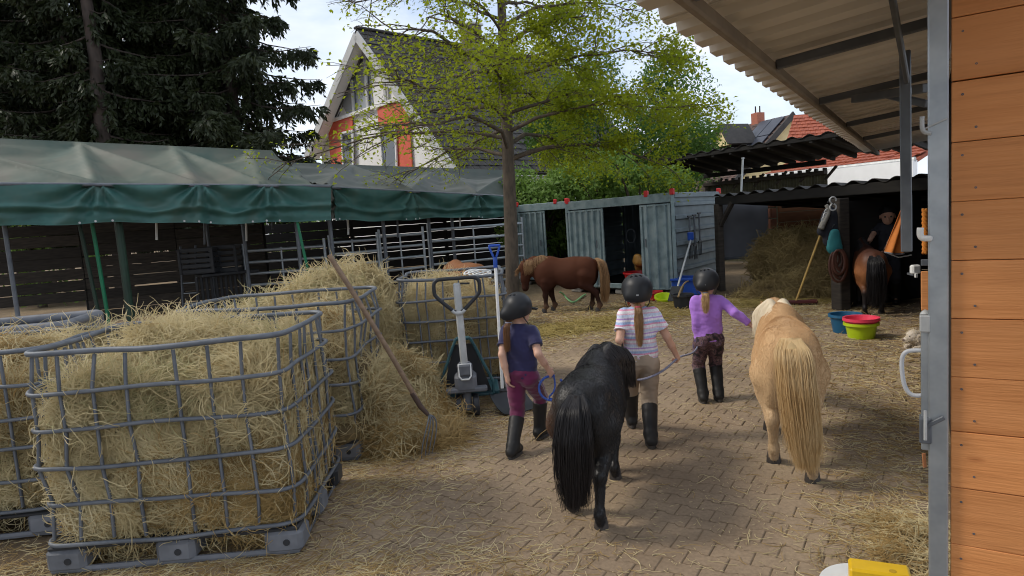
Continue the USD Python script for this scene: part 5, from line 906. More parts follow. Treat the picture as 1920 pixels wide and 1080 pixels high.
# ---------------------------------------------------------------- yard tools
def pallet_truck():
    b = G(877, 787); b = A(b[0], 5.42, 0); t = thing('pallet_truck', 'teal pallet truck with a black loop handle, parked against the golden hay cage', 'pallet truck', b, .06); teal = look('worn_teal_paint', (.012, .055, .065), (.008, .034, .042), 7, .5, 0, .1, 20, c3=(.03, .085, .09))
    for s in (-1, 1):
        w = group_x(t, 'steer_wheel'); MB().lathe([(.03, -.026), (.088, -.026), (.095, -.018), (.095, .018), (.088, .026), (.03, .026)], 24, (s * .075, 0, .095), rotax((0, 1, 0), math.pi / 2)).build('tyre', black_rubber, w, smooth=40, local=True); MB().lathe([(.001, -.028), (.045, -.028), (.05, -.02), (.05, .02), (.045, .028), (.001, .028)], 18, (s * .075, 0, .095), rotax((0, 1, 0), math.pi / 2)).build('rim', steel_dull, w, smooth=40, local=True)
    MB().tube(np.array([[0, 0, .06], [0, 0, .40]]), .04, 14).build('pump_post', plastic_grey, t, smooth=40, local=True); MB().box((0, .02, .30), (.19, .20, .16), None, .03).box((0, -.03, .42), (.13, .12, .12), None, .025).build('pump_body', plastic_grey, t, local=True)
    MB().box((0, -.03, .24), (.36, .09, .04), None, .01).build('cross_bar', plastic_grey, t, local=True)
    top, bot = A(.0, .0, 0), None; up_ = [(-.06, .66), (.06, .66), (.09, .60), (.235, .26), (.235, .15), (-.235, .15), (-.235, .26), (-.09, .60)]
    fr = MB(); P = np.array(up_)
    for i in range(8): a, c = P[i], P[(i + 1) % 8]; fr.bar((a[0], .13, a[1]), (c[0], .13, c[1]), .022, .08, (0, 1, 0), .005)
    fr.build('frame', teal, t, local=True); MB().add([(-.22, .17, .16), (.22, .17, .16), (.085, .17, .60), (-.085, .17, .60), (-.22, .185, .16), (.22, .185, .16), (.085, .185, .60), (-.085, .185, .60)], [[0, 1, 2, 3], [7, 6, 5, 4], [0, 4, 5, 1], [1, 5, 6, 2], [2, 6, 7, 3], [3, 7, 4, 0]]).build('back_plate', plastic_dark, t, local=True)  # black plate stands in for the shaded hollow inside the frame
    for s in (-1, 1): MB().box((s * .21, .72, .14), (.16, 1.1, .05), None, .012).build('fork', teal, t, local=True)
    MB().bar((0, -.045, .40), (-.012, -.10, 1.17), .062, .042, (0, 1, 0), .012).build('handle_bar', steel_light, t, local=True)
    c = A(-.012, -.10, 1.17); z = lambda x, y: c + A(x, -.005, y); Q = smooth_path([z(.0, -.255), z(-.05, -.225), z(-.165, -.115), z(-.19, -.06), z(-.188, .0), z(-.17, .028), z(-.13, .04), z(0, .04), z(.13, .04), z(.17, .028), z(.188, 0), z(.19, -.06), z(.165, -.115), z(.05, -.225), z(.0, -.255)], 80)
    MB().tube(Q[4:-4], .0165, 10).build('loop_handle', look('black_grip', (.02, .021, .024), rough=.5), t, smooth=True, local=True); MB().tube(smooth_path([z(-.05, -.225), z(-.02, -.25), z(.02, -.25), z(.05, -.225)], 12), .018, 10).build('handle_joint', steel_light, t, smooth=True, local=True)
    MB().tube(np.array([z(.03, -.005), z(.11, -.01)]), .008, 8).build('release_lever', plastic_dark, t, smooth=True, local=True)
    q = np.array([[-.05, -.07, .47], [.05, -.07, .47], [.05, -.09, .37], [.03, -.10, .345], [-.03, -.10, .345], [-.05, -.09, .37]]); MB().tube(q, .008, 8, closed=True).build('bracket', white_plastic, t, smooth=True, local=True)
pallet_truck()
def hay_fork():
    a, b = at(617, 478, 4.55), at(786, 758, 4.58); t = thing('hay_fork', 'long wooden-handled hay fork leaning against the second cage', 'hay fork', (b[0], b[1], 0)); wd = look('worn_fork_handle', (.22, .145, .09), (.14, .09, .058), 5, .7, 0, .2, 30, (1, 1, 6)); q = np.linspace(0, 1, 12)[:, None]
    MB().tube(a + (b - a) * q + A(.012, 0, 0) * np.sin(q * 3.1), np.r_[.017, .0195, np.full(10, .0185)], 12).build('handle', wd, t, smooth=True); d = unit(b - a); e = at(803, 778, 4.56); MB().tube(np.array([b - d * .1, b + d * .02, e]), A(.021, .02, .014), 10).build('ferrule', look('rusty_steel', (.09, .055, .04), (.05, .035, .03), 10, .7, .3), t, smooth=True)
    tip = at(800, 857, 4.50)
    for k in range(4): o = A(.021 * (k - 1.5), .03 * (k - 1.5), 0); MB().tube(smooth_path([e, e + o * .8 + A(.022, -.01, -.05), (e + tip) / 2 + o * 1.2 + A(.02, -.02, 0), tip + o], 16), np.linspace(.0065, .0035, 16), 6).build('tine', steel_dull, t, smooth=True)
hay_fork()
def d_shovel():
    a, b = at(929, 500, 5.75), at(942, 728, 5.62); t = thing('snow_shovel', 'shovel with a white pole, blue grip and wide black blade beside the pallet truck', 'shovel', (b[0], b[1], 0)); MB().tube(np.linspace(a, b, 4), .0145, 10).build('pole', white_plastic, t, smooth=True); u = A(1, 0, 0); d = unit(a - b)
    MB().tube(np.array([a - d * .01, a + d * .085]), .02, 10).build('grip_socket', blue_crate, t, smooth=True); p = a + d * .085; g = MB()
    for s in (-1, 1): g.bar(p + u * .012 * s, p + u * s * .05 + d * .10, .02, .028, (0, 1, 0), .006)
    g.bar(p + u * -.055 + d * .105, p + u * .055 + d * .105, .024, .028, (0, 1, 0), .008).build('grip', blue_crate, t)
    nu = 12; uu, vv = np.meshgrid(np.linspace(-1, 1, nu), np.linspace(0, 1, 9), indexing='ij'); P = np.stack([.17 * uu + .0, -.26 * vv, -.02 + .0 * vv + .02 * uu ** 4 + .12 * (1 - vv) ** 2], -1) @ rotz(.5).T + A(b[0] + .03, b[1] - .02, .03)
    MB().slab(P, A(0, 0, .007)).build('blade', plastic_dark, t, smooth=30); MB().tube(smooth_path([b + A(.03, -.03, .02), b + A(.05, -.2, .2), b + A(.12, -.22, .22), b + A(.16, -.28, .02)], 20), .006, 6).build('wire_stay', steel_light, t, smooth=True)
d_shovel()
rp = cD + A(.36, -.38, 1.17); tr_ = thing('white_rope', 'knotted white rope tied round the corner of the golden hay cage', 'rope', rp)
for k in range(5): a = np.linspace(0, 2 * math.pi, 22, endpoint=False); MB().tube(np.c_[rp[0] + (.05 + .02 * k) * np.cos(a) - .02 * k, rp[1] + .035 * np.sin(a) * (1 + .2 * k), rp[2] + .018 * np.sin(a * 2 + k) + .012 * (k - 2)], .007, 6, closed=True).build('rope_turn', white_plastic, tr_, smooth=True)
# feed buckets
bc = G(1585, 622); bucket('feed_bucket', 'blue feed bucket standing behind the lime one', 'bucket', bc, .175, .225, look('petrol_blue_plastic', (.012, .10, .20), (.01, .08, .16), 4, .4), taper=.78)
lc = G(1615, 633); lb = bucket('feed_bucket', 'lime green feed bucket with a pink bucket set on it', 'bucket', lc, .175, .185, lime_pl, handle=False, taper=.80)
bucket('feed_bucket', 'pink-red shallow bucket stacked inside the lime green one', 'bucket', lc + A(0, 0, .155), .182, .085, pink_pl, taper=.9)
def broom():
    a, b = at(1541, 432, 10.2), G(1492, 566, .06); t = thing('stall_broom', 'stall broom with a long yellow handle and a dark red head resting on the ground', 'broom', (b[0], b[1], 0)); MB().tube(np.linspace(b, a, 5), .016, 10).build('handle', look('yellow_broom_handle', (.52, .33, .09), (.42, .25, .07), 6, .6), t, smooth=True); u = unit(A(1, -.25, 0)); n = A(.25, 1, 0)
    MB().bar(b - u * .32 - A(0, 0, .0), b + u * .32, .09, .05, bevel=.01).build('broom_head', look('dark_red_broom', (.10, .02, .018), (.06, .014, .013), 6, .7), t); m = MB()
    for k in range(60): p = b + u * rng.uniform(-.31, .31) + unit(n) * rng.uniform(-.04, .04); m.tube(np.array([p - A(0, 0, .02), A(p[0], p[1], .0) + u * rng.normal(0, .012) + unit(n) * rng.normal(-.01, .02)]), .004, 3)
    m.build('bristles', look('broom_bristle', (.05, .018, .015)), t, kind='stuff')
broom()
# tack on the shed post
hk = at(1545, 330, 9.45)
def hanging(name, label, cat, c, sc, mat, blobs, h=.02):
    t = thing(name, label, cat, c); s = SDF(A(*[-q for q in sc]), A(*sc), h)
    for a, b, r0, r1, q in blobs: s.cap(a, b, r0, r1, .04, q)
    V, F = s.mesh([(.012, (9, 9, 4), 5)]); mesh_prim('cloth', V, F, mat, t, True, True); MB().tube(np.array([[0, .05, sc[2] * .8], [0, 0, sc[2] * .95]]), .008, 6).build('hook', steel_dull, t, local=True); return t
pf = PM - lsn * .16
hanging('hanging_jacket', 'dark navy jacket hanging on the shed post above the teal cloth', 'jacket', A(pf[0], pf[1], 1.28) - lsd * .02, (.3, .3, .4), dark_cloth, [((0, 0, .2), (.02, 0, -.22), .07, .13, (1, .7, 1)), ((-.06, 0, .15), (-.13, 0, -.1), .05, .06, (1, 1, 1)), ((.06, 0, .15), (.14, 0, -.08), .05, .06, (1, 1, 1))])
hanging('hanging_cloth', 'teal blue cloth hanging on the shed post below the jacket', 'cloth', A(pf[0], pf[1], 1.04) + lsd * .10 - lsn * .04, (.25, .25, .25), teal_pl, [((0, 0, .12), (0, 0, -.1), .06, .10, (1.2, .6, 1))])
tk = thing('bridle', 'brown leather bridle and straps hanging on the shed post below the teal cloth', 'bridle', A(pf[0], pf[1], .8) + lsd * .1)
for k in range(7): a = np.linspace(0, 2 * math.pi, 26, endpoint=False); MB().tube(np.c_[(.05 + .012 * k) * np.cos(a) + .02 * (k % 3 - 1), -.03 * (k % 4) + .01 * np.sin(a), (.11 + .02 * k) * np.sin(a) - .02 * k], .010, 6, closed=True, flat=2.0).build('strap', leather, tk, smooth=True, local=True)
gl = at(1549, 405, 9.3); tg = thing('halter_bundle', 'pale grey halter bundle hanging above the yellow broom handle', 'halter', gl)
MB().tube(smooth_path([(0, 0, .16), (.02, -.02, .05), (-.03, -.02, -.06), (-.08, 0, -.18)], 20), np.linspace(.025, .045, 20), 8).build('folded_strap', look('grey_webbing', (.24, .23, .20), (.15, .14, .125), 20, .8), tg, smooth=True, local=True)
for k in range(3): MB().tube(np.c_[.035 * np.cos(a_) - .02 * k, -.03 + 0 * a_, .05 * np.sin(a_) - .05 * k + .05], .007, 6, closed=True).build('loop', white_plastic if k == 1 else steel_light, tg, smooth=True, local=True)
hs_ = at(1562, 382, 9.2); th2 = thing('s_hook', 'S-shaped grey metal hook near the top of the shed post', 'hook', hs_); a = np.linspace(-.4, math.pi * 1.4, 16); MB().tube(np.vstack([np.c_[.045 * np.cos(a), 0 * a, .045 * np.sin(a) + .05], np.c_[-.045 * np.cos(a[::-1]) * 1, 0 * a, -.045 * np.sin(a[::-1]) - .05][::-1]]), .011, 8).build('hook_wire', steel_light, th2, smooth=True, local=True)
def wall_shelf():
    c = at(1612, 545, 9.9); t = thing('low_shelf', 'low dark shelf beside the shed post with white tubs on it', 'shelf', (c[0], c[1], 0)); z1, z2 = at(1600, 527, 9.9)[2], at(1600, 556, 9.9)[2]
    for z in (z1, z2): MB().box(A(c[0] + .15, c[1] + .1, z), (.75, .35, .025), rotz(-.3), .004).build('board', wood_grey, t)
    for s in (-.34, .34): MB().box(A(c[0] + .15, c[1] + .1, 0) + rotz(-.3) @ A(s, 0, z1 / 2), (.03, .33, z1)).build('side', wood_black, t)
    q = at(1593, 520, 9.75); bucket('white_tub', 'white tub with a red label on the upper shelf beside the shed post', 'tub', A(q[0], q[1], z1 + .014), .085, .2, white_plastic, taper=.9); q = at(1588, 552, 9.75); bucket('white_bowl', 'wide white bowl on the lower shelf beside the shed post', 'bowl', A(q[0] + .05, q[1], z2 + .014), .10, .12, white_plastic, handle=False)
    q = at(1597, 500, 9.95); bucket('grey_tub', 'grey tub standing behind the white tub on the upper shelf', 'tub', A(q[0], q[1] + .05, z1 + .014), .075, .26, plastic_grey, handle=False, taper=.95)
    lbp = at(1592, 510, 9.65)
wall_shelf()
# orange blanket, orange rope, small white appliance
def blanket():
    c = at(1686, 430, 7.6); t = thing('orange_blanket', 'orange horse blanket with grey straps hanging left of the hanging steel post', 'blanket', c); top = at(1694, 388, 7.6) - c; u, v = np.meshgrid(np.linspace(0, 1, 22), np.linspace(0, 1, 26), indexing='ij'); w = .05 + .14 * v
    P = np.stack([top[0] + .02 - .09 * v + (u - .5) * w * 1.5, .03 * np.sin(u * 14 + 2 * v) * (.4 + v) * .8, top[2] - .52 * v - .03 * np.sin(u * 3)], -1); MB().slab(P, A(0, .008, 0)).build('blanket_cloth', look('orange_cloth', (.62, .20, .035), (.50, .15, .028), 8, .8), t, smooth=True, local=True); e = P[:, -1]
    MB().tube(np.vstack([e[0], (e[0] + e[-1]) / 2 - A(0, .02, .07), e[-1] - A(0, .02, .05)]), .008, 6).build('strap', steel_light, t, smooth=True, local=True); MB().tube(e + A(0, -.004, -.004), .01, 6).build('hem', plastic_grey, t, smooth=True, local=True); MB().tube(np.array([top + A(.02, 0, .02), top + A(.03, .05, .14)]), .006, 6).build('hanger', steel_dull, t, local=True)
blanket()
orp = at(1735, 392, 5.2); ort = thing('orange_rope', 'thick knotted orange rope hanging beside the door post', 'rope', orp); zq = np.linspace(0, .36, 40)
for k in range(3): MB().tube(np.c_[.014 * np.cos(zq * 60 + k * 2.1), .014 * np.sin(zq * 60 + k * 2.1), -zq], .013, 6).build('strand', look('orange_rope_fibre', (.60, .22, .03), (.48, .16, .02), 20, .85) if k == 0 else UsdShade.Material.Get(stage, '/World/Looks/orange_rope_fibre'), ort, smooth=True, local=True)
ap_ = at(1716, 505, 6.0); apt = thing('wall_box', 'small white box on a bracket left of the stable door edge', 'box', ap_); MB().box((0, 0, 0), (.08, .06, .085), None, .012).build('box_body', white_plastic, apt, local=True); MB().box((-.012, -.033, -.055), (.025, .02, .04), None, .004).build('spout', white_plastic, apt, local=True); MB().box((.0, .06, -.05), (.02, .1, .02)).build('bracket', steel_dull, apt, local=True)
# yellow block on a white stand at the bottom edge
yc = at(1636, 1062, 2.15); yt = thing('yellow_block', 'bright yellow plastic block at the bottom edge of the picture', 'block', yc, -.42); MB().box((.02, .0, -.035), (.19, .085, .075), None, .008).build('block_body', yellow_pl, yt, local=True)
MB().tube(np.array([[.06, -.02, .0025], [.06, -.02, .0035]]), .012, 12).build('moulded_plug', look('dirty_yellow', (.5, .30, .01)), yt, local=True)
ws = thing('white_stool', 'white round stool under the yellow block, cut off by the bottom edge', 'stool', A(yc[0] - .02, yc[1], 0)); hz = yc[2] - .073; MB().lathe([(.001, hz - .03), (.15, hz - .03), (.16, hz - .015), (.155, hz), (.001, hz)], 32).build('seat', white_plastic, ws, smooth=40, local=True)
for k in range(4): q = A(math.cos(k * 1.571 + .5), math.sin(k * 1.571 + .5), 0); MB().tube(np.array([q * .10 + A(0, 0, hz - .03), q * .15]), .016, 8).build('leg', white_plastic, ws, smooth=True, local=True)
# ---------------------------------------------------------------- ponies
hoof_m = look('dark_hoof', (.05, .04, .033), (.03, .025, .022), 20, .6)
def hair_fall(roots, paths, n, r, wid, K=9, jit=.01, lens=(.75, 1.0), strand=.0022, clump=40):
    """strands that follow a path (K,3), each with its own offset; wid: half widths (lateral vector field) along the path"""
    t = np.linspace(0, 1, K); m = paths; L, Dp = wid
    cl = r.normal(0, .5, (clump, 2)); ci = r.integers(0, clump, n); ab = np.clip(cl[ci] + r.normal(0, .16, (n, 2)), -1.15, 1.15); f = r.uniform(*lens, n)[:, None] * t[None]
    P = np.stack([np.interp(f, t, m[:, k]) for k in range(3)], -1); lat = np.stack([np.interp(f, t, L[:, k]) for k in range(3)], -1); dep = np.stack([np.interp(f, t, Dp[:, k]) for k in range(3)], -1)
    P = P + lat * ab[:, :1, None] + dep * ab[:, 1:, None] + np.cumsum(r.normal(0, jit, (n, K, 3)), 1) * t[None, :, None]
    return P, np.full((n, 1), strand) * np.interp(t, [0, .6, 1], [1.0, 1.0, .3])[None] * r.uniform(.7, 1.4, (n, 1))
def pony(label, loc, rz, h, coat, mane, tail, feet, poll, muz, tailp, tailw, seed, name='pony', group=None, ntail=1500, mane_side=(1, -1), mlen=.26, fat=1.0, hoofs=True, nman=900, maneflop=.11, tw=.0028, fur=0, slim=.84):
    """local axes: x forward, y left, z up; unit = croup height"""
    r = np.random.default_rng(seed); s = h / .945; t = thing(name, label, 'pony', loc, rz, group=group); q = lambda *p: A(*p) * s; S = SDF(q(-.85, -.42, -.01), q(1.35, .42, 1.42), .0105 * max(s, .9)); poll, muz = A(*poll), A(*muz)
    C = lambda a, b, ra, rb, k=.05, sc=(1, 1, 1): S.cap(A(*a) * s, A(*b) * s, ra * s, rb * s, k * s, sc)
    E = lambda c, rr, k=.06: S.ell(A(*c) * s, A(*rr) * s, k * s)
    C((.22, 0, .66), (-.16, 0, .648), .198, .21, .08, (1, 1.06 * fat, 1)); C((-.22, 0, .71), (-.38, 0, .725), .21, .185, .09, (1, 1.05, 1)); C((.24, 0, .79), (-.05, 0, .775), .10, .11, .12); E((.37, 0, .62), (.17, .18, .22), .08)
    for y in (-1, 1): E((-.37, y * .115, .63), (.18, .115, .25), .06); E((.29, y * .12, .6), (.14, .09, .23), .07); E((-.12, y * .12 * fat, .57), (.25, .125, .19), .08)
    nb, nm = A(.30, 0, .76), (A(.30, 0, .76) * .45 + poll * .55) + A(0, 0, .035)
    C(nb, nm, .19, .145, .09, (1, .74, 1)); C(nm, poll, .145, .095, .05, (1, .72, 1)); C(nb - A(0, 0, .12), nm - A(0, 0, .06), .15, .11, .08, (1, .8, 1))
    mid = poll * .45 + muz * .55; C(poll, mid, .092, .078, .04, (1, .82, 1)); C(mid, muz, .072, .056, .04, (1, .9, 1)); jd = unit(np.cross(unit(muz - poll), A(0, 1, 0))); E(poll * .68 + muz * .32 + jd * (.035 if jd[2] < 0 else -.035), (.085, .062, .085), .04); E(muz + A(0, 0, -.005), (.05, .052, .045), .03)
    upn = unit(poll - muz); ud = unit(upn + A(.1, 0, .5))
    for y in (-1, 1):
        b = poll + A(-.01, y * .055, .045); e_ = b + ud * .11 + A(0, y * .025, 0); C(b, e_, .030, .008, .02, (1, .8, 1)); E(poll * .7 + muz * .3 + A(0, y * .066, 0) - (jd if jd[2] < 0 else -jd) * .03, (.02, .016, .02), .01)
    C((-.55, 0, .80), (-.63, 0, .66), .055, .03, .05); hoofpos = []
    for k, (y, front) in enumerate(((1, 1), (-1, 1), (1, 0), (-1, 0))):
        dx, dy, dz = feet[k]; P = [(.31, y * .135, .52), (.325, y * .13, .44), (.335, y * .12, .285), (.335, y * .118, .105), (.355, y * .118, .05)] if front else [(-.36, y * .15, .60), (-.30, y * .155, .47), (-.46, y * .13, .325), (-.445, y * .122, .11), (-.425, y * .122, .05)]
        w = [0, .18, .5, 1, 1]; Q = [A(*p) + A(dx * w[i], dy * w[i], dz * w[i]) for i, p in enumerate(P)]
        if dz > 0: Q[4] = Q[4] + A(-.03, 0, 0)
        R = (.095, .068, .043, .031, .037) if front else (.135, .082, .045, .0315, .038)
        for i in range(4): C(Q[i], Q[i + 1], R[i], R[i + 1] * (1 if i < 2 else 1), .035)
        E(Q[2] + A(.008 if front else -.012, 0, 0), (.046, .040, .055), .015); E(Q[3] + A(-.01, 0, -.005), (.042, .039, .04), .015); hoofpos.append((Q[4], dz))
    V, F = S.mesh([(.005 * s, (6, 6, 6), seed)]); V = V * A(1, slim, 1); body = mesh_prim('body', V, F, coat, t, smooth=True, local=True)
    for p, dz in hoofpos:
        c = A(p[0] + .018, p[1] * slim, max(dz, 0)) * s; R_ = rotax((0, 1, 0), -.9 if dz > 0 else 0); MB().lathe([(.001, 0), (.046 * s, 0), (.038 * s, .062 * s), (.001, .07 * s)], 18, c + (A(0, 0, 0) if dz <= 0 else A(-.01, 0, .01)), R_).build('hoof', hoof_m, t, smooth=40, local=True)
    if fur:
        p, n = sample(V, F, fur, r); dr = np.tile(A(-.5, 0, -.8), (len(p), 1)); dr = unit(dr - n * (dr * n).sum(1)[:, None] + r.normal(0, .12, (len(p), 3))); ln = r.uniform(.006, .013, (len(p), 1)); tt = np.array([0, .5, 1.0]); P = p[:, None] + dr[:, None] * ln[:, None] * tt[None, :, None] + n[:, None] * (.0003 + .0016 * tt)[None, :, None]
        curves('short_coat', P, np.full((len(p), 1), .0014) * A(1, .9, .3)[None], coat, body, local=True)
    # tail
    T = np.array(tailp, float); K = 11; T = np.stack([np.interp(np.linspace(0, len(T) - 1, K), range(len(T)), T[:, k]) for k in range(3)], 1) * s; Wt = np.interp(np.linspace(0, 1, K), np.linspace(0, 1, len(tailw)), tailw) * s; lat, dep = np.outer(Wt, A(0, 1, 0)), np.outer(Wt * .5, A(1, 0, 0))
    tl = MB().tube(T[:-1], np.r_[Wt[:1] * .3, Wt[1:2] * .45, Wt[2:-2] * .62, Wt[-1] * .2], 12, flat=.5).build('tail', tail[1], t, smooth=True, local=True); Ph, Wd = hair_fall(None, T, ntail, r, (lat, dep), K, .0035 * s, strand=tw); Ph[..., 2] = np.maximum(Ph[..., 2], .02); curves('tail_hair', Ph, Wd, tail[0], tl, local=True)
    # mane
    n = nman; u = r.random(n); wp = A(.20, 0, .885); crest = np.array([wp, nb * .4 + nm * .6 + A(-.03, 0, .155), poll + A(-.04, 0, .085), poll + A(.04, 0, .075)]); ro = np.stack([np.interp(u, [0, .45, .88, 1], crest[:, k]) for k in range(3)], 1); sd = r.choice(mane_side, n).astype(float); out = []
    K2 = 8; w = np.linspace(0, 1, K2); ln = mlen * r.uniform(.6, 1.05, n) * np.interp(u, [0, .15, 1], [.55, 1, 1])
    lat = sd * r.uniform(.75, 1.05, n) * maneflop
    for k in range(K2): out.append(ro + np.c_[r.normal(0, .004, n) + .02 * w[k] * (r.random(n) - .5) + np.where(u > .93, .16 * w[k], 0), np.where(u > .93, r.normal(0, .03, n) * w[k], lat * math.sin(min(1, w[k] * 2.2) * math.pi / 2)), .035 * math.sin(min(1, w[k] * 3) * math.pi) - ln * max(0, w[k] - .12)])
    P = np.stack(out, 1) * s; m0 = MB().tube((crest[:3] + A(0, 0, -.05)) * s, .03 * s, 10, flat=.8).build('mane', mane[1], t, smooth=True, local=True); curves('mane_hair', P, np.full((n, 1), .0034 * s / .8) * np.interp(w, [0, .7, 1], [1, 1, .3])[None], mane[0], m0, local=True)
    hd = poll * .5 + muz * .5
    for y in (-1, 1): MB().add(*(lambda m: (m.vertices, m.faces))(trimesh.creation.icosphere(2, .014 * s, ))).build('eye', black_rubber, t, smooth=True, local=True) if False else None
    return t, s
black_hair = (strand_look('black_hair', [(.1, (.005, .0045, .0045)), (.6, (.011, .009, .009)), (.95, (.028, .020, .017))], .42, .35, .0), look('black_hair_core', (.006, .0055, .0055)))
blond_hair = (strand_look('flaxen_hair', [(.1, (.44, .26, .10)), (.45, (.56, .38, .18)), (.75, (.65, .49, .27)), (.95, (.72, .60, .40))], .45, .4, .1), look('flaxen_core', (.50, .35, .17)))
white_hair = (strand_look('cream_hair', [(.1, (.55, .42, .26)), (.5, (.68, .57, .40)), (.95, (.76, .68, .54))], .5, .3, .1), look('cream_core', (.62, .5, .34)))
sand_hair = (strand_look('sandy_hair', [(.1, (.16, .08, .035)), (.5, (.28, .16, .075)), (.95, (.42, .27, .14))], .5, .3, .1), look('sandy_core', (.22, .12, .055)))
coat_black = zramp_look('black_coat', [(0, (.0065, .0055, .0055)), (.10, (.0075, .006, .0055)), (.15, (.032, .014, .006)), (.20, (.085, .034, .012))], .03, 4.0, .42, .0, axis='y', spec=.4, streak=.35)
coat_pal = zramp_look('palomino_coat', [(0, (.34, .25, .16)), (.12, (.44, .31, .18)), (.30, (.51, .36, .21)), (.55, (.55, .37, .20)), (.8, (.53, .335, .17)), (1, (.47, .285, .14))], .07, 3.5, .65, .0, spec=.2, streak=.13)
coat_brown = zramp_look('liver_chestnut_coat', [(0, (.13, .085, .05)), (.10, (.09, .05, .03)), (.2, (.022, .010, .007)), (.45, (.035, .012, .007)), (.7, (.058, .019, .009)), (1, (.085, .029, .014))], .06, 3.0, .75, .0, spec=.12, streak=.2)
coat_bay = zramp_look('bay_coat', [(0, (.012, .010, .010)), (.30, (.016, .012, .011)), (.40, (.16, .06, .022)), (.6, (.25, .095, .034)), (.8, (.11, .04, .02)), (.92, (.05, .022, .016))], .04, 3.0, .5, .0, spec=.25, streak=.2)
coat_sorrel = zramp_look('sorrel_coat', [(0, (.1, .05, .025)), (.5, (.14, .055, .02)), (1, (.20, .08, .03))], .05, 4.0, .6, .0, spec=.2)
# black pony led by the girl in navy
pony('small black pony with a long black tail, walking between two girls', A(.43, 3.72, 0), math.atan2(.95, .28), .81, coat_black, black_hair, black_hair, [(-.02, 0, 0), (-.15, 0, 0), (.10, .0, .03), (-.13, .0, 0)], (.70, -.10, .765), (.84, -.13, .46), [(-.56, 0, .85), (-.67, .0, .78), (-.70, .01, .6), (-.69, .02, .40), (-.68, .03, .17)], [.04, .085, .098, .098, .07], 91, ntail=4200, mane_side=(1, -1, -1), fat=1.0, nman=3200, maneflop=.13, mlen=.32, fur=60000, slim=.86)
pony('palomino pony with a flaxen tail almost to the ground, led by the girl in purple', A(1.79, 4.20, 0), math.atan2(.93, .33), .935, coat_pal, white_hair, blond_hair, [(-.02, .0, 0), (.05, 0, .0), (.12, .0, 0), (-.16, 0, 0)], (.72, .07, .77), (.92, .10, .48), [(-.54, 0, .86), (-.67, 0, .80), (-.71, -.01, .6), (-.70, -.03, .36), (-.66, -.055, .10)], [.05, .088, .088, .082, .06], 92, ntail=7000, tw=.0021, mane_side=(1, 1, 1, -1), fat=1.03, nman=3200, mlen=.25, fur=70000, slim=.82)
pony('liver chestnut pony with a sandy tail eating hay side-on, in front of the containers', A(.95, 11.25, 0), math.radians(161), .985, coat_brown, sand_hair, sand_hair, [(.0, .02, 0), (-.10, 0, 0), (-.14, .0, 0), (.03, 0, 0)], (.70, .0, .78), (.72, .0, .42), [(-.55, 0, .88), (-.64, 0, .82), (-.67, 0, .6), (-.67, 0, .38), (-.65, 0, .12)], [.05, .11, .13, .14, .11], 93, ntail=1400, mane_side=(1, -1), tw=.005)
pony('bay pony with a black tail standing tied under the open shed', A(5.2, 9.25, 0), math.radians(68), .93, coat_bay, black_hair, black_hair, [(.0, 0, 0), (-.03, 0, 0), (-.03, .02, 0), (.05, 0, 0)], (.66, .18, 1.02), (.86, .30, .80), [(-.54, 0, .85), (-.66, 0, .78), (-.69, 0, .6), (-.68, 0, .38), (-.66, 0, .13)], [.05, .09, .10, .10, .08], 94, ntail=1200, tw=.005)
so = at(872, 540, 10.6); pony('sorrel pony with its head down behind the golden hay cage, only its back showing', A(so[0], so[1], 0), math.radians(118), 1.06, coat_sorrel, sand_hair, sand_hair, [(0, 0, 0)] * 4, (.80, 0, .62), (.9, 0, .25), [(-.55, 0, .85), (-.65, 0, .78), (-.68, 0, .5), (-.66, 0, .2)], [.05, .08, .1, .08], 95, ntail=500, nman=400, tw=.005)

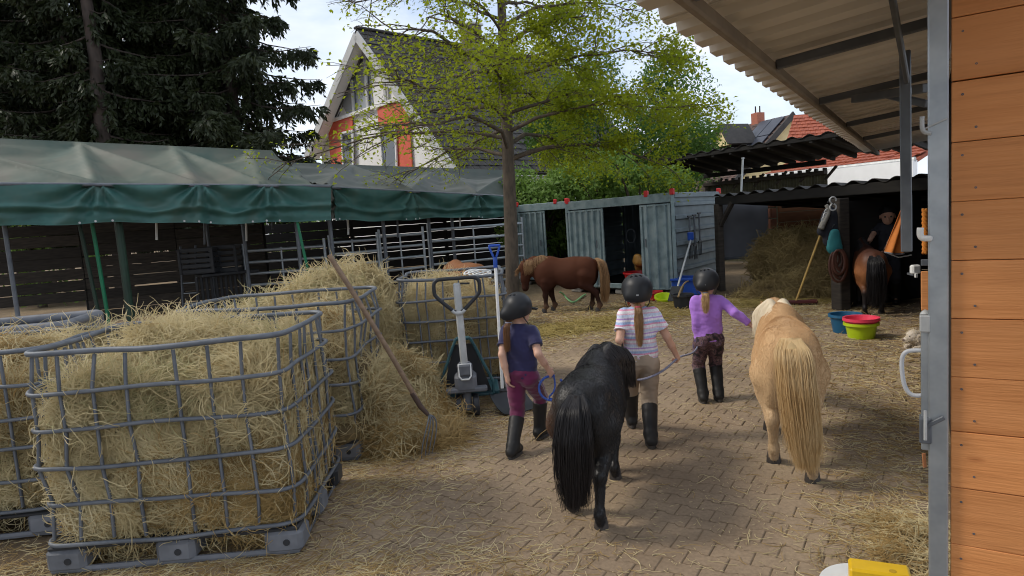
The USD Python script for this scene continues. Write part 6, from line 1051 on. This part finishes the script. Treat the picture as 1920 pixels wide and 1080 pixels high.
# ---------------------------------------------------------------- people
skin = look('fair_skin', (.56, .33, .235), (.50, .28, .195), 9, .55, 0, .05, 200)
def ik(a, b, l1, l2, pole):
    d = b - a; L = min(np.linalg.norm(d), (l1 + l2) * .999); u = unit(d); x = (l1 ** 2 - l2 ** 2 + L ** 2) / (2 * L); y = math.sqrt(max(l1 ** 2 - x * x, 0)); p = unit(pole - u * np.dot(pole, u)); return a + u * x + p * y, a + u * L
def person(label, loc, rz, H, ankL, ankR, hL, hR, shirt, legs, boots, hairs, yaw=0.0, pitch=0.0, lean=0.0, sleeve='short', helmet=True, hem=.50, grip=(0, 0), toes=((0, 1), (0, 1)), tailbend=0.0, pel=.49, boot_top=.245, hlen=.26, hipw=1.0, foot_pitch=(0, 0), bow=.0, stripe=None):
    t = thing('person', label, 'person', loc, rz); hp = A(0, 0, pel * H); Rl = rotax((1, 0, 0), -lean); U = lambda x, y, z: hp + Rl @ (A(x, y, z) * H - A(0, 0, pel * H) + A(0, 0, (pel - .49) * H))
    Rh = Rl @ rotz(yaw) @ rotax((1, 0, 0), -pitch); hc = U(0, .012, .905); hd = lambda x, y, z: hc + Rh @ (A(x, y, z) * H)
    sh = {s: U(s * .092, -.004, .775) for s in (-1, 1)}; hj = {s: hp + A(s * .050, 0, -.005) * H for s in (-1, 1)}
    an = {-1: A(*ankL), 1: A(*ankR)}; kn = {}
    for s in (-1, 1): kn[s], an[s] = ik(hj[s], an[s], .238 * H, .225 * H, A(s * .1, 1, 0))
    hw = {-1: A(*hL), 1: A(*hR)}; el = {}
    for s in (-1, 1): el[s], hw[s] = ik(sh[s], hw[s], .155 * H, .130 * H, A(s * .22, -1, -.25))
    # body: one continuous skin
    lo, hi = A(-.42, -.36, -.01), A(.46, .40, H * 1.04); S = SDF(lo, hi, .0048)
    S.ell(U(0, 0, .70), A(.086, .060, .115) * H, .03); S.ell(U(0, .003, .60), A(.074, .056, .10) * H, .04); S.ell(U(0, -.004, .515), A(.082, .064, .07) * H, .03); S.cap(U(-.075, 0, .77), U(.075, 0, .77), .038 * H, k=.03)
    S.cap(U(0, -.004, .77), U(0, .004, .87), .038 * H, .036 * H, k=.025)
    S.ell(hd(0, -.006, .012), A(.064, .078, .075) * H, .02, Rh.T); S.ell(hd(0, .018, -.035), A(.050, .052, .058) * H, .02, Rh.T); S.cap(hd(0, .075, -.012), hd(0, .084, -.028), .008 * H, .011 * H, .012)
    for s in (-1, 1):
        S.ell(hd(s * .066, -.008, -.018), A(.008, .015, .021) * H, .006, Rh.T); S.ell(hd(s * .026, .066, -.002), A(.014, .008, .008) * H, .0, Rh.T, op='cut')
        S.cap(hj[s], kn[s], .060 * H, .040 * H, .03); S.cap(kn[s], an[s], .038 * H, .028 * H, .02); S.cap(an[s], an[s] + A(0, .06 * H, -.02), .026 * H, .02 * H, .015)
        S.cap(sh[s], el[s], .030 * H, .024 * H, .02); S.cap(el[s], el[s] * .45 + hw[s] * .55, .0245 * H, .022 * H, .01); S.cap(el[s] * .45 + hw[s] * .55, hw[s], .022 * H, .0155 * H, .01)
        f = unit(hw[s] - el[s]); c = unit(A(-s * 1.0, .35, 0) - f * np.dot(A(-s, .35, 0), f)); w = unit(np.cross(f, c)); w = w if w[1] > 0 else -w; k = H / 1.2; b = hw[s]; g = grip[0 if s < 0 else 1]
        S.cap(b, b + f * .045 * k, .018 * k, .020 * k, .008); 
        for o in (-.5, .5): S.cap(b + f * .02 * k + w * o * .022 * k, b + f * .055 * k + w * o * .034 * k, .0135 * k, .0115 * k, .006)
        for i in range(4):
            o = (i - 1.5) * .0142 * k; p0 = b + f * .056 * k + w * o; ln = (1.0, 1.1, 1.05, .8)[3 - i] * k; a1, a2, a3 = (.35, .8, 1.1) if not g else (.9, 1.9, 2.7); p = p0
            for a_n, l_n, rr in ((a1, .024, .0070), (a2, .019, .0062), (a3, .014, .0054)): p2 = p + (f * math.cos(a_n) + c * math.sin(a_n)) * l_n * ln; S.cap(p, p2, rr * k, rr * .9 * k, .002); p = p2
        p0 = b + f * .016 * k + w * .018 * k; p1 = p0 + (f * .6 + w * .75 + c * .25) * .028 * k; p2 = p1 + (f * .85 + c * .55 - w * .1) * .024 * k; S.cap(p0, p1, .0088 * k, .0078 * k, .005); S.cap(p1, p2, .0074 * k, .006 * k, .003)
    V, F = S.mesh(); mesh_prim('body', V, F, skin, t, smooth=True, local=True)
    e = .013
    # trousers
    S = SDF(A(-.3, -.36, -.0), A(.3, .4, H * .62), .0065); S.ell(U(0, -.006, .515), A(.080 * hipw + e, .064 + e, .07 + e) * H, .03); S.ell(U(0, .0, .55), A(.066, .050, .05) * H, .03)
    for s in (-1, 1): S.ell(hj[s] + A(0, -.030, -.012) * H, A(.047, .046, .052) * H, .02); S.cap(hj[s], kn[s], (.060 + e * .4) * H, (.041 + e * .5) * H, .015); S.cap(kn[s], kn[s] * .35 + an[s] * .65, (.041 + e * .5) * H, (.036) * H, .015)
    V, F = S.mesh([(.006, (15, 15, 30), 4), (.005, (9, 9, 14), 9)]); tr_m = mesh_prim('trousers', V, F, legs, t, smooth=True, local=True)
    if stripe: w_ = unit(kn[1] - hj[1]); MB().tube(np.array([hj[1] + A(.064, -.006, -.02) * H, (hj[1] + kn[1]) / 2 + A(.0555, -.004, 0) * H, kn[1] + A(.0455, -.004, .0) * H, kn[1] * .6 + an[1] * .4 + A(.042, 0, 0) * H]), .006, 6, flat=1.0).build('side_stripe', stripe, tr_m, smooth=True, local=True)
    # shirt with sleeves, open hem and wrinkles
    S = SDF(A(-.42, -.36, H * .38), A(.46, .42, H * .93), .0062); o = .016; S.ell(U(0, 0, .70), A(.086 + o, .060 + o, .115) * H, .03); S.cap(U(0, 0, .72), U(0, -.003, hem), (.082 + o * .6) * H, (.092 + o * .7) * H * hipw, .03, (1, .77, 1), flat=True); S.cap(U(-.075, 0, .77), U(.075, 0, .77), (.038 + e) * H, k=.03); S.cap(U(0, -.004, .775), U(0, .001, .822), .047 * H, .042 * H, .02, flat=True)
    for s in (-1, 1):
        if sleeve == 'short': m = sh[s] + (el[s] - sh[s]) * .62; S.cap(sh[s], m, .041 * H, .041 * H, .025, flat=True)
        else: wq = hw[s] - unit(hw[s] - el[s]) * .006; S.cap(sh[s], el[s], .041 * H, .034 * H, .025); S.cap(el[s], wq, .034 * H, .025 * H, .012, flat=True)
    V, F = S.mesh([(.010, (8, 8, 17), 14), (.006, (22, 22, 11), 15)]); st_ = mesh_prim('shirt', V, F, shirt, t, smooth=True, local=True)
    a = np.linspace(0, 2 * math.pi, 30, endpoint=False); q = U(0, 0, .822); MB().tube(q + np.outer(np.cos(a) * .0425 * H, A(1, 0, 0)) + np.outer(np.sin(a) * .0425 * H, Rl @ A(0, 1, .12)), .0048, 6, closed=True).build('collar', shirt, st_, smooth=True, local=True)
    if sleeve == 'short':
        for s in (-1, 1): m = sh[s] + (el[s] - sh[s]) * .605; d = unit(el[s] - sh[s]); x = unit(np.cross(d, A(0, 1, .1))); y = np.cross(d, x); a = np.linspace(0, 2 * math.pi, 24, endpoint=False); MB().tube(m + (np.outer(np.cos(a), x) + np.outer(np.sin(a), y)) * .0405 * H, .0042, 6, closed=True).build('sleeve_hem', shirt, st_, smooth=True, local=True)
    # boots
    for i, s in enumerate((-1, 1)):
        d2 = unit(A(toes[i][0], toes[i][1], 0)); shn = unit(kn[s] - an[s]); top = an[s] + shn * boot_top * H * .78; S = SDF(an[s] - A(.2, .2, .12), A(*np.maximum(top, an[s])) + A(.2, .22, .06), .0055); fp = foot_pitch[i]; dd = d2 * math.cos(fp) - A(0, 0, math.sin(fp)); up_ = d2 * math.sin(fp) + A(0, 0, math.cos(fp)); hl = an[s] - up_ * .040 * H - dd * .022 * H
        S.cap(an[s] + shn * .02, top, .040 * H, .049 * H, .02, flat=True); S.cap(hl + up_ * .016 * H, an[s] + dd * .02 * H, .033 * H, .038 * H, .02); S.cap(hl + up_ * .014 * H, hl + dd * .105 * H + up_ * .004 * H, .030 * H, .027 * H, .02, (1, 1, 1)); S.cap(an[s], hl + dd * .09 * H + up_ * .02, .036 * H, .024 * H, .02); S.plane(hl - up_ * .012 * H, -up_)
        V, F = S.mesh([(.003, (14, 14, 22), 31 + i)]); b = mesh_prim('boot', V, F, boots, t, smooth=True, local=True)
        x = np.cross(dd, up_); a = np.linspace(0, 2 * math.pi, 28, endpoint=False); ring = np.stack([.030 * H * np.sin(a) * (1.0 + .06 * np.cos(a)), .080 * H * np.cos(a) + .048 * H], 1); MB().prism(ring, .020 * H, np.stack([x, dd, up_], 1) if np.dot(np.cross(x, dd), up_) > 0 else np.stack([-x, dd, up_], 1), hl - up_ * .026 * H).build('sole', boot_sole, b, local=True)
    # helmet
    if helmet:
        S = SDF(hc - A(.2, .2, .16), hc + A(.2, .2, .22), .0045); S.ell(hd(0, -.006, .028), A(.092, .108, .094) * H, .0, Rh.T); S.ell(hd(0, -.055, -.01), A(.078, .06, .055) * H, .03, Rh.T); S.plane(hd(0, 0, -.020), Rh @ A(0, .22, -1)); S.cap(hd(-.05, .105, .002), hd(.05, .105, .002), .012 * H, k=.01, sc=(1, 1.5, .7))
        for a in (-.5, 0, .5): S.ell(hd(.055 * math.sin(a), -.055 * math.cos(a), .108), A(.009, .009, .02) * H, op='cut')
        V, F = S.mesh(); hm = mesh_prim('helmet', V, F, helmet_m, t, smooth=True, local=True); MB().box(hd(0, -.1165, .004), A(.016, .004, .007) * H, Rh).build('badge', look_badge, hm, local=True)
        for s in (-1, 1): MB().tube(smooth_path([hd(s * .072, -.03, -.02), hd(s * .070, -.012, -.05), hd(s * .055, .025, -.085), hd(s * .0, .045, -.098)], 20), .0058, 6, flat=.5).build('chin_strap', plastic_dark, hm, smooth=True, local=True)
    hs = hd(0, -.018, -.005); S = SDF(hc - A(.2, .2, .2), hc + A(.2, .2, .25), .006); S.ell(hd(0, -.014, .016), A(.071, .080, .078) * H * (1 if helmet else 1.07), .01, Rh.T); S.ell(hd(0, -.055, -.035), A(.05, .03, .04) * H, .02, Rh.T); S.plane(hd(0, .03, .02), Rh @ A(0, 1, -1.5)); S.plane(hd(0, 0, -.075), Rh @ A(0, 0, -1)); V, F = S.mesh([(.004, (60, 60, 8), 3)]); hb_ = mesh_prim('hair', V, F, hairs[1], t, smooth=True, local=True)
    if hlen:
        r = np.random.default_rng(int(H * 1000)); p0 = hd(0, -.078, -.042); K = 9; q = np.linspace(0, 1, K); bk = Rh @ A(0, -1, 0); path = p0 + np.outer(np.sin(np.minimum(q * 2.5, 1.57)) * .045, bk) + np.outer(-q * hlen + .01 * np.sin(q * 5), A(0, 0, 1)) + np.outer(q ** 2 * tailbend, A(1, 0, 0)); path[:, 1] = np.where(q > .2, np.minimum(path[:, 1], -.095 * H - .0 + hp[1]), path[:, 1]); wd = np.interp(q, [0, .12, .5, .85, 1], [.010, .022, .027, .02, .010]) * H / 1.2
        MB().tube(path[:-1], wd[:-1] * .8, 10, flat=.7).build('ponytail', hairs[1], hb_, smooth=True, local=True); Ph, Wd = hair_fall(None, path, 700, r, (np.outer(wd * 1.05, A(1, 0, 0)), np.outer(wd * .7, A(0, 1, 0))), K, .0022, (.7, 1.06), .0016, 25); curves('ponytail_hair', Ph, Wd, hairs[0], hb_, local=True); a = np.linspace(0, 2 * math.pi, 14, endpoint=False)
        MB().tube(path[1] + np.outer(np.cos(a) * .017, A(1, 0, 0)) + np.outer(np.sin(a) * .017, bk), .006, 6, closed=True).build('hair_tie', hairs[2], hb_, smooth=True, local=True)
    for s in (-1, 1): m = trimesh.creation.icosphere(2, .0095 * H); MB().add(m.vertices + hd(s * .026, .062, -.002), m.faces).build('eye', black_rubber, t, smooth=True, local=True)
    inv = lambda p: rotz(rz) @ p + A(*loc); return t, {'L': inv(hw[-1] + unit(hw[-1] - el[-1]) * .05), 'R': inv(hw[1] + unit(hw[1] - el[1]) * .05)}
helmet_m = look('matt_black_helmet', (.014, .0145, .016), (.011, .0115, .013), 6, .46, 0, .04, 160, spec=.3); look_badge = look('grey_badge', (.35, .35, .36)); boot_sole = look('dusty_boot_sole', (.06, .052, .045), (.035, .032, .03), 12, .9); boot_m = look('dusty_black_rubber_boot', (.010, .0105, .0115), (.024, .022, .020), 7, .5, 0, .08, 20, spec=.3)
tie = look('pink_hair_tie', (.62, .05, .12)); tie2 = look('grey_hair_tie', (.25, .25, .32))
br_h = (strand_look('brown_child_hair', [(.1, (.10, .045, .02)), (.5, (.17, .08, .035)), (.95, (.30, .155, .07))], .4, .4, .05), look('brown_hair_core', (.12, .055, .025)), tie2)
lb_h = (strand_look('light_brown_hair', [(.1, (.20, .10, .04)), (.5, (.33, .19, .085)), (.95, (.50, .32, .16))], .4, .4, .05), look('light_brown_hair_core', (.24, .13, .06)), tie)
bl_h = (strand_look('blond_child_hair', [(.1, (.36, .21, .09)), (.5, (.52, .34, .16)), (.95, (.68, .50, .28))], .4, .4, .05), look('blond_hair_core', (.4, .25, .11)), tie2)
navy = look('navy_jersey', (.022, .021, .075), (.017, .016, .058), 4, .85, 0, .12, 200, sheen=.2); plum = look('plum_breeches', (.125, .006, .055), (.10, .005, .044), 5, .8, 0, .1, 150, sheen=.3); beige = look('beige_breeches', (.36, .285, .215), (.30, .235, .175), 4, .8, 0, .12, 150); purple = look('purple_jersey', (.40, .185, .64), (.35, .155, .57), 4, .85, 0, .1, 200, sheen=.2)
stripes = zramp_look('striped_jersey', [(0, (.70, .68, .70)), (.10, (.70, .68, .70)), (.12, (.62, .28, .40)), (.20, (.62, .28, .40)), (.22, (.34, .44, .64)), (.36, (.34, .44, .64)), (.38, (.70, .66, .70)), (.50, (.70, .66, .70)), (.52, (.45, .30, .58)), (.60, (.45, .30, .58)), (.62, (.68, .66, .70)), (.72, (.50, .56, .70)), (.84, (.50, .56, .70)), (.86, (.66, .42, .52)), (.92, (.66, .42, .52)), (.94, (.70, .68, .70)), (1, (.70, .68, .70))], .006, 8, .85, .1, mult=9.5)
camo = usdkit.material(stage, '/World/Looks/patterned_leggings', {'tc': ('texture_coordinate', {}), 'n': ('noise_texture', {'scale': 19.0, 'detail': 3.0, 'distortion': .8}), 'r': ('rgb_ramp', {'ramp': [(.38, (.012, .010, .013)), (.46, (.05, .025, .035)), (.52, (.14, .075, .085)), (.56, (.022, .016, .022)), (.62, (.20, .12, .12)), (.68, (.07, .05, .13))]}), 'p': ('principled_bsdf', {'roughness': .8})}, [('tc.object', 'n.vector'), ('n.fac', 'r.fac'), ('r.color', 'p.base_color')], surface='p.BSDF')
def loc_of(c, rz, p): return rotz(-rz) @ (np.asarray(p) - A(*c))
def stand(c, rz, f): return lambda px, py, Y=None, z=None: loc_of(c, rz, at(px, py, Y) if Y else G(px, py, z))
# girl in navy: strides towards the black pony, looking to her right
c, rz, H = A(.03, 4.52, 0), -.42, 1.135; L = stand(c, rz, 0)
_, g1 = person('girl in navy T-shirt and plum breeches carrying a coiled blue rope', c, rz, H, loc_of(c, rz, A(-.075, 4.36, .075)), loc_of(c, rz, A(.135, 4.70, .085)), L(950, 703, 4.46), L(1028, 692, 4.42), navy, plum, boot_m, br_h, yaw=-.42, hem=.485, grip=(0, 1), hlen=.21, pel=.475, stripe=look('silver_stripe', (.42, .40, .44)), foot_pitch=(0, .0), toes=((.1, 1), (.25, 1)))
# girl in stripes
c, rz, H = A(.895, 4.56, 0), -.06, 1.20; L = stand(c, rz, 0)
_, g2 = person('girl in a striped T-shirt and beige breeches walking ahead of the black pony', c, rz, H, loc_of(c, rz, A(.855, 4.83, .085)), loc_of(c, rz, A(.905, 4.38, .08)), L(1163, 640, 4.62), L(1266, 662, 4.58), stripes, beige, boot_m, lb_h, yaw=-.12, hem=.50, grip=(0, 1), hlen=.30, pel=.478)
# girl in purple
c, rz, H = A(1.63, 5.33, 0), -.10, 1.125; L = stand(c, rz, 0)
_, g3 = person('girl in a purple long-sleeved top and patterned leggings leading the palomino', c, rz, H, loc_of(c, rz, A(1.565, 5.33, .075)), loc_of(c, rz, A(1.70, 5.34, .08)), L(1308, 636, 5.33), L(1405, 607, 5.15), purple, camo, boot_m, bl_h, yaw=-.30, hem=.475, sleeve='long', grip=(1, 0), hlen=.17, pel=.487)
# man behind the bay pony
m_skin = skin; darkshirt = look('black_jersey', (.03, .032, .042), (.022, .024, .032), 5, .85)
c = at(1664, 520, 9.75); c[2] = 0; rz = math.pi - .45
_, gm = person('dark-haired person in a black top bending over the bay pony in the open shed', c, rz, 1.50, (-.10, .0, .07), (.10, .0, .07), loc_of(c, rz, at(1660, 468, 9.45)), loc_of(c, rz, at(1628, 456, 9.5)), darkshirt, darkshirt, boot_m, (black_hair[0], black_hair[1], tie2), pitch=.12, lean=.12, helmet=False, hem=.47, grip=(0, 0), hlen=0, pel=.49)
# ropes in hands
blue_rope = look('blue_rope_fibre', (.02, .08, .42), (.10, .16, .45), 60, .8); grey_rope = look('grey_blue_rope_fibre', (.16, .17, .27), (.30, .30, .36), 70, .8)
def twisted(P, r, mat, t, n=3, tw=110):
    P = smooth_path(P, 90); tg = unit(np.gradient(P, axis=0)); s_ = np.r_[0, np.cumsum(np.linalg.norm(np.diff(P, axis=0), axis=1))]; x = unit(np.cross(tg, A(0.13, .2, 1))); y = np.cross(tg, x)
    for k in range(n): a = s_ * tw + k * 2 * math.pi / n; MB().tube(P + (x * np.cos(a)[:, None] + y * np.sin(a)[:, None]) * r * .5, r * .62, 6).build('strand', mat, t, smooth=True)
h = g1['R']; t1 = thing('lead_rope', 'blue lead rope coiled in the hand of the girl in navy', 'rope', h); cc = at(1034, 728, h[1]); a = np.linspace(.9, 2 * math.pi + .7, 14); twisted([h + A(.0, 0, .0)] + [cc + A(math.cos(q) * .088, .01 * k / 14, math.sin(q) * .088) for k, q in enumerate(a[1:])], .0085, blue_rope, t1); twisted([h + A(.01, 0, 0), h + A(.02, .01, -.07), cc + A(.01, 0, -.03), cc + A(-.02, .01, -.07), cc + A(.05, .02, -.085), at(1075, 735, h[1] + .1)], .006, blue_rope, t1)
h2, h3 = g2['R'], g3['L']; t2 = thing('lead_rope', 'grey-blue lead rope running between the girl in stripes and the girl in purple', 'rope', h2); twisted([at(1196, 712, 4.5), at(1222, 706, 4.45), at(1250, 690, 4.5), h2, (h2 * .6 + h3 * .4) + A(.0, 0, -.02), (h2 * .25 + h3 * .75) + A(.0, 0, -.035), h3], .008, grey_rope, t2)
def white_dog():
    b = G(1722, 655); t = thing('small_dog', 'small white curly dog lying mostly behind the edge of the stable door', 'dog', A(b[0], b[1], 0)); S = SDF((-.35, -.25, -.01), (.5, .25, .4), .01); S.cap((.02, 0, .11), (.32, 0, .12), .085, .10, .04); S.ell((-.05, 0, .145), (.075, .07, .07), .03); S.cap((-.06, 0, .13), (-.13, -.01, .11), .045, .034, .03)
    for y in (-1, 1): S.ell((-.03, y * .07, .13), (.03, .018, .05), .015); S.cap((.06, y * .06, .05), (-.08, y * .07, .025), .03, .025, .02); S.cap((.36, y * .07, .06), (.25, y * .09, .03), .04, .028, .02)
    V, F = S.mesh([(.012, (26, 26, 26), 3)]); bd = mesh_prim('body', V, F, look('white_curly_coat', (.62, .56, .48), (.48, .41, .34), 22, .9, 0, .4, 60), t, smooth=True, local=True); r = np.random.default_rng(5); p, n = sample(V, F, 2600, r); P, Wd = wisps(p, n, (.02, .05), .0022, r, curl=1.2, out=.6, lift=.0); curves('curls', P, Wd, white_hair[0], bd, local=True)
    m = trimesh.creation.icosphere(2, .014); MB().add(m.vertices + A(-.163, -.012, .115), m.faces).build('nose', look('pink_grey_nose', (.16, .09, .085)), t, smooth=True, local=True)
    for y in (-1, 1): m = trimesh.creation.icosphere(1, .009); MB().add(m.vertices + A(-.112, y * .035, .155), m.faces).build('eye', black_rubber, t, smooth=True, local=True)
white_dog()
